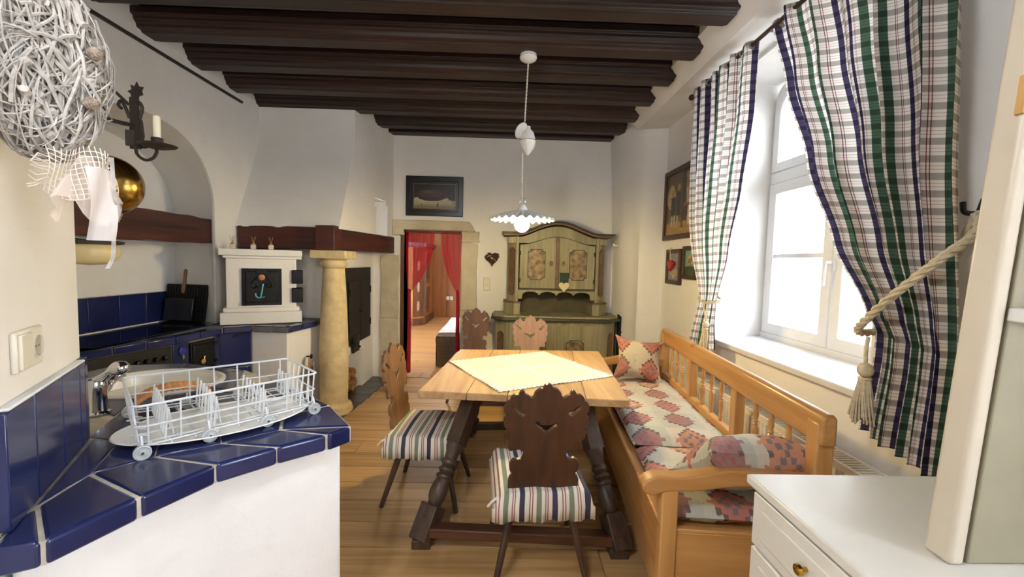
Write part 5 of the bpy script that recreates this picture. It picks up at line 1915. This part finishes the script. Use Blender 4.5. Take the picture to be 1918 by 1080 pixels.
for b0, b1 in ((.06, .70), (.775, 1.435), (1.505, 2.13)):
    for k in range(3):
        yy = b0 + (b1 - b0) * (.27 + .23 * k)
        if sm_ is None:
            sm_ = MB().lathe(spn, 14).build('spindle', 'bench_pine_z', bn, smooth=True, ang=.9)
            o = sm_
        else:
            o = sm_.copy()
            col.objects.link(o)
            o.parent = bn
        o.location = (BD - .038, yy, 0)


def pad(lx, ly, h, mat, name, label, cat, M, nu=26, group=None, crown=.6, pin=.0, wr=.004, seed=1):
    """soft upholstered slab (pin=0) or pillow with pointed corners (pin>0)"""
    m = MB()
    r_ = random.Random(seed)
    p1, p2, p3 = r_.uniform(0, 6), r_.uniform(0, 6), r_.uniform(0, 6)
    ou = r_.uniform(0, .4)

    def prof(a):
        a = abs(a)
        return max(0.0, 1 - a ** (8 if not pin else 3.2)) ** (.45 if not pin else .75)
    for sgn in (1, -1):
        def f(u, v):
            a, b = 2 * u - 1, 2 * v - 1
            pr = prof(a) * prof(b)
            k = 1 - pin * (a * a * (1 - b * b) * .9 if False else 0)
            x, y_ = a * lx / 2, b * ly / 2
            if pin:
                x *= 1 - pin * (1 - b * b) * 0 - pin * .5 * (1 - abs(b)) * 0
                x *= 1 - pin * .25 * (1 - b * b) * abs(a) ** 2
                y_ *= 1 - pin * .25 * (1 - a * a) * abs(b) ** 2
            z = sgn * h / 2 * pr * (1 + (.1 * math.sin(a * 3 + p1) * math.sin(b * 2.5 + p2)))
            z += wr * math.sin(a * 9 + p2) * math.sin(b * 7 + p3) * pr
            return (x, y_, z)
        g = MB().grid(f, nu, nu, us=1, vs_=1)
        fs = [q if sgn > 0 else q[::-1] for q in g.f]
        uv = [[(p[0] * lx + ou, p[1] * ly + ou * .7) for p in (q if sgn > 0 else q[::-1])] for q in g.uv]
        m.add(g.v, fs, M=None, uvs=uv)
    o = m.build(name, mat, smooth=True, ang=2.5)
    o.matrix_world = M
    tag(o, label, cat, group)
    return o


BM = Matrix.Translation((.70, 1.70, 0)) @ Matrix.Rotation(-.088, 4, 'Z')
pad(.60, 1.42, .10, 'kilim', 'seat_cushion', 'long pale kilim patterned seat cushion on the bench beside the table', 'cushion', BM @ RotTo((.33, 1.42, .495), 0, 0, .0), seed=2, group='kilim bench cushions')
pad(.60, .66, .085, 'kilim', 'seat_cushion', 'short kilim seat cushion at the near end of the bench', 'cushion', BM @ RotTo((.335, .37, .475), 0, 0, .0), seed=5, group='kilim bench cushions')
pad(.52, .46, .21, 'kilim', 'throw_pillow', 'near kilim throw pillow slumped over the bench armrest', 'pillow', BM @ RotTo((.40, .20, .66), .12, -.62, .0), pin=.9, seed=7, group='kilim throw pillows')
pad(.44, .42, .17, 'kilim_warm', 'throw_pillow', 'far kilim throw pillow propped up at the end of the bench', 'pillow', BM @ RotTo((.34, 1.98, .72), -.1, 1.02, .1), pin=.9, seed=9, group='kilim throw pillows')

# ------------------------------------------------------------------ radiator
ra = thing('panel_radiator', 'cream panel radiator under the window sill behind the bench', 'radiator', (1.70, 1.62, 0))
MB().box(-.05, .06, 0, 2.0, .13, .60).build('radiator_core', 'radiator_dark', ra)
MB().box(-.06, -.05, 0, 2.0, .12, .61).box(.06, .07, 0, 2.0, .12, .61).build('side_panel', 'radiator', ra, bevel=.004)
rbs = MB()
for k in range(58):
    rbs.box(-.068, -.058, .02 + k * .034, .042 + k * .034, .14, .59)
rbs.build('front_ribs', 'radiator', ra)
gr_ = MB().box(-.062, -.045, 0, 2.0, .605, .625).box(.052, .07, 0, 2.0, .605, .625)
for k in range(80):
    gr_.box(-.05, .06, .005 + k * .025, .015 + k * .025, .61, .622)
gr_.build('top_grille', 'radiator', ra)
for y0 in (.1, 1.85):
    MB().box(.0, .10, y0, y0 + .04, .0, .14).build('foot_bracket', 'radiator', ra)

# ------------------------------------------------------------------ curtains, rod, tiebacks
RX, RZ = 1.63, 3.035
rod = thing('curtain_rod', 'dark wooden curtain rod along the window wall', 'curtain rod', (0, 0, 0))
MB().tube([(RX, .6, RZ), (RX, 3.76, RZ)], .014, 10).build('pole', 'frame_brown', rod, smooth=True)
MB().ell((RX, 3.785, RZ), (.026, .03, .026), 10).build('finial', 'frame_brown', rod, smooth=True)
for yb in (3.68, 2.70, 1.2):
    MB().bar((RX, yb, RZ), (1.86, yb, RZ + .02), .02, .02).build('bracket', 'iron', rod)


def interp(tab, v):
    for (a, x), (b, y_) in zip(tab[:-1], tab[1:]):
        if v <= b:
            t_ = (v - a) / (b - a)
            t_ = t_ * t_ * (3 - 2 * t_) * .5 + t_ * .5
            return x + (y_ - x) * t_
    return tab[-1][1]


def curtain(label, e0, e1, x_, amp, zb, width, nf, seed):
    """e0/e1: table of (v, Y) for the two edges, v = 0 at the rod"""
    o = thing('plaid_curtain', label, 'curtain', group='plaid curtains at the window')
    m = MB()
    r_ = random.Random(seed)
    ph = [r_.uniform(0, 6) for _ in range(4)]
    zt = RZ + .03

    def f(u, v):
        z = zt + (interp(zb, u) - zt) * v
        a, b = interp(e0, v), interp(e1, v)
        uu = u + .012 * math.sin(u * 19 + ph[0])
        A = interp(amp, v)
        fold = math.sin(uu * nf * 2 * PI + ph[1] + .6 * math.sin(v * 3 + ph[2])) + .35 * math.sin(uu * nf * 3.3 * PI + ph[3])
        return (interp(x_, v) + A * fold, a + (b - a) * u + A * .35 * math.cos(uu * nf * 2 * PI + ph[1]), z)
    m.grid(f, 150, 60, us=width, vs_=2.25)
    m.build('curtain_cloth', 'plaid', o, smooth=True, ang=2.5)
    for k in range(9):
        p = f(.04 + .115 * k, 0)
        MB().tube([(p[0] - .004, p[1], p[2] - .05), (RX - .02, p[1], RZ + .012), (RX, p[1], RZ + .022), (RX + .02, p[1], RZ + .008), (p[0] + .006, p[1], p[2] - .06)], .008, 6).build('heading_tab', 'plaid', o, smooth=True)
    return o


XT = [(0, RX), (.5, RX + .01), (.8, RX + .06), (1, RX + .02)]
curtain('narrow left plaid curtain tied back at the far window edge', [(0, 2.86), (.2, 2.88), (.45, 2.99), (.65, 3.14), (.82, 3.30), (.90, 3.29), (1, 3.24)], [(0, 3.72), (.3, 3.70), (.65, 3.64), (.82, 3.54), (1, 3.57)],
        XT, [(0, .03), (.5, .035), (.82, .014), (1, .03)], [(0, .90), (1, .88)], 1.05, 6, 4)
curtain('wide right plaid curtain swept back with a rope in front of the window', [(0, 2.66), (.2, 2.50), (.42, 2.28), (.62, 2.06), (.76, 1.86), (.80, 1.80), (.86, 1.79), (1, 1.80)], [(0, 1.57), (.4, 1.53), (.8, 1.49), (1, 1.47)],
        [(0, RX), (.5, RX), (.8, RX + .03), (1, RX + .0)], [(0, .035), (.5, .045), (.8, .025), (1, .03)], [(0, .84), (.4, .81), (1, .78)], 1.5, 5.5, 8)


def rope(name, label, pts, r, tz):
    o = thing(name, label, 'tieback')
    sp_ = smooth_path(pts, 14)
    m = MB()
    for s in range(3):
        q = []
        for i, p in enumerate(sp_):
            d = (sp_[min(i + 1, len(sp_) - 1)] - sp_[max(i - 1, 0)]).normalized()
            n1 = d.orthogonal() if abs(d.z) > .95 else d.cross(Vector((0, 0, 1))).normalized()
            n2 = d.cross(n1).normalized()
            a = i * .55 + s * 2 * PI / 3
            q.append(p + (n1 * math.cos(a) + n2 * math.sin(a)) * r * .75)
        m.tube(q, r * .72, 6)
    m.build('twisted_rope', 'rope', o, smooth=True)
    kx, ky, kz, s_ = tz
    MB().ell((kx, ky, kz), (.028 * s_, .028 * s_, .03 * s_), 10).build('tassel_knot', 'rope', o, smooth=True)
    MB().lathe([(.02 * s_, -.028 * s_), (.024 * s_, -.035 * s_), (.02 * s_, -.042 * s_)], 14, Matrix.Translation((kx, ky, kz))).build('tassel_band', 'rope', o, smooth=True)
    ts = MB()
    for k in range(60):
        a = 2.4 * k
        rr_ = .022 * s_ * math.sqrt((k + .5) / 60)
        ts.tube([(kx + rr_ * math.cos(a) * .8, ky + rr_ * math.sin(a) * .8, kz - .035 * s_), (kx + 1.5 * rr_ * math.cos(a), ky + 1.5 * rr_ * math.sin(a), kz - .12 * s_), (kx + 2.1 * rr_ * math.cos(a + .2), ky + 2.1 * rr_ * math.sin(a + .2), kz - (.2 + .015 * math.sin(k * 3)) * s_)], .004 * s_, 4)
    ts.build('tassel_fringe', 'rope', o)
    return o


ro = rope('rope_tieback', 'thick cream rope with tassel holding back the wide right curtain', [(1.80, 1.585, 1.775), (1.70, 1.49, 1.70), (1.575, 1.475, 1.61), (1.525, 1.56, 1.50), (1.525, 1.70, 1.37), (1.57, 1.81, 1.285), (1.68, 1.84, 1.28), (1.74, 1.76, 1.36), (1.76, 1.62, 1.60), (1.80, 1.59, 1.76)], .012, (1.60, 1.79, 1.115, 1.1))
MB().tube(smooth_path([(1.61, 1.80, 1.26), (1.60, 1.795, 1.2), (1.60, 1.79, 1.13)], 6), .008, 6).build('tassel_cord', 'rope', ro, smooth=True)
r2 = rope('rope_tieback', 'thin cream rope with tassel around the narrow left curtain', [(1.84, 3.62, 1.34), (1.72, 3.60, 1.31), (1.655, 3.50, 1.275), (1.64, 3.38, 1.26), (1.67, 3.29, 1.27), (1.74, 3.30, 1.29), (1.78, 3.5, 1.32), (1.84, 3.61, 1.34)], .007, (1.63, 3.31, 1.09, 1.0))
MB().tube(smooth_path([(1.65, 3.34, 1.27), (1.635, 3.315, 1.2), (1.63, 3.31, 1.1)], 6), .005, 6).tube(smooth_path([(1.66, 3.40, 1.27), (1.637, 3.37, 1.22), (1.634, 3.33, 1.13)], 6), .005, 6).build('tassel_cord', 'rope', r2, smooth=True)
hk = thing('curtain_hook', 'rusty wrought iron hook on the wall holding the curtain rope', 'hook', (1.85, 1.58, 1.79))
MB().prism([(-.04, -.05), (.03, -.055), (.045, 0), (.03, .05), (-.02, .06), (-.05, .03), (-.035, 0)], -.012, .0, Matrix.Rotation(PI / 2, 4, 'Z') @ XZ).build('wall_plate', 'iron_brown', hk, bevel=.003)
MB().tube(smooth_path([(-.005, 0, 0), (-.04, .01, -.01), (-.07, .03, -.005), (-.075, .035, .035)], 6), .009, 8).build('hook', 'iron_brown', hk, smooth=True)

# pictures on the window wall
RWM = Matrix.Rotation(-PI / 2, 4, 'Z')
picture('framed_print', 'large dark framed print of people at a table, half behind the curtain', 1.02, .76, .055, 'frame_brown', 'paint_people', Matrix.Translation((1.846, 4.32, 2.21)) @ RWM, .0)
p1_ = picture('small_print', 'small brown framed picture with a red heart hanging over it', .38, .375, .045, 'frame_brown', 'paint_dancer', Matrix.Translation((1.846, 4.50, 1.54)) @ RWM)
picture('small_print', 'small brown framed green picture next to the curtain', .33, .33, .045, 'frame_brown', 'paint_green', Matrix.Translation((1.846, 4.10, 1.585)) @ RWM)
oh = thing('red_heart', 'small red heart ornament hanging over the corner of a small picture', 'ornament', (1.805, 4.52, 1.66))
MB().tube([(0, .0, -.05), (-.0, .03, .07), (.02, .03, .085)], .004, 5).build('hanger', 'ornament_cream', oh)
hpt = [(.0042 * 16 * math.sin(a) ** 3, .0042 * (13 * math.cos(a) - 5 * math.cos(2 * a) - 2 * math.cos(3 * a) - math.cos(4 * a)) - .10) for a in [2 * PI * i / 28 for i in range(28)]]
MB().prism(hpt, -.012, .012, RWM @ XZ).build('heart', 'ornament_red', oh, bevel=.008)

# ------------------------------------------------------------------ white dresser and tall door panel
ds_ = thing('white_dresser', 'white painted kitchen dresser with panelled drawers at the lower right', 'dresser', (.80, .45, 0))
MB().box(.012, 1.03, .02, .80, .0, .872).build('carcass', 'white_paint', ds_, bevel=.004)
MB().box(-.015, 1.04, .0, .828, .872, .902).build('countertop', 'white_paint', ds_, bevel=.006)
for z0, z1 in ((.70, .862), (.38, .69), (.06, .37)):
    d_ = MB().box(-.008, .014, .03, .795, z0, z1).build('drawer', 'white_paint', ds_, bevel=.004)
    MB().prism([(.075, z0 + .035), (.75, z0 + .035), (.75, z1 - .035), (.075, z1 - .035)], -.0005, .006, Matrix(((0, 0, -1, -.007), (1, 0, 0, 0), (0, 1, 0, 0), (0, 0, 0, 1)))).build('raised_panel', 'white_paint', d_, bevel=.005, fix=True)
    for yk in (.20, .555):
        MB().lathe([(.006, 0), (.006, .012), (.015, .02), (.013, .028), (.003, .031)], 14, Matrix.Translation((-.012, yk, (z0 + z1) / 2 + .01)) @ Matrix.Rotation(-PI / 2, 4, 'Y')).build('knob', 'brass_bright', d_, smooth=True)
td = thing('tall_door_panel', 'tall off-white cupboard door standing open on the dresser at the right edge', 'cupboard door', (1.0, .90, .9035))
ln_ = .072


def leanbox(x0, x1, y0, y1, z0, z1):
    m = MB()
    vs_ = [(x + ln_ * z, y_, z) for z in (z0, z1) for y_ in (y0, y1) for x in (x0, x1)]
    return m.add(vs_, [(0, 2, 3, 1), (4, 5, 7, 6), (0, 1, 5, 4), (2, 6, 7, 3), (0, 4, 6, 2), (1, 3, 7, 5)])


leanbox(0, .036, -.03, .03, 0, 1.75).build('outer_edge', 'cupboard_beige', td, bevel=.01, seg=4)
leanbox(.034, .052, -.012, .012, 0, 1.75).build('gasket', 'gasket', td)
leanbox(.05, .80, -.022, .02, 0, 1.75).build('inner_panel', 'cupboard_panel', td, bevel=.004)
leanbox(.045, .30, -.06, -.02, .545, .575).build('door_shelf', 'white_paint', td, bevel=.004)
leanbox(-.006, .004, -.03, -.015, .98, 1.06).build('edge_hinge', 'reed', td)

# unseen globe lamp added above the viewpoint as fill for hood and left walls
kl = thing('added_fill_globe', 'white globe fill lamp added out of view above the viewpoint', 'lamp', (-.7, .1, 2.93))
MB().ell((0, 0, 0), (.13, .13, .09), 12).build('globe', 'porcelain', kl, smooth=True)
MB().lathe([(.07, .07), (.07, .187)], 16).build('mount', 'plastic_white', kl)
kp = bpy.data.lights.new('kitchen_fill', 'POINT')
kp.energy, kp.shadow_soft_size, kp.color = 75, .2, (.96, .98, 1)
ko = bpy.data.objects.new('kitchen_fill', kp)
col.objects.link(ko)
ko.location = (-.7, .1, 2.65)
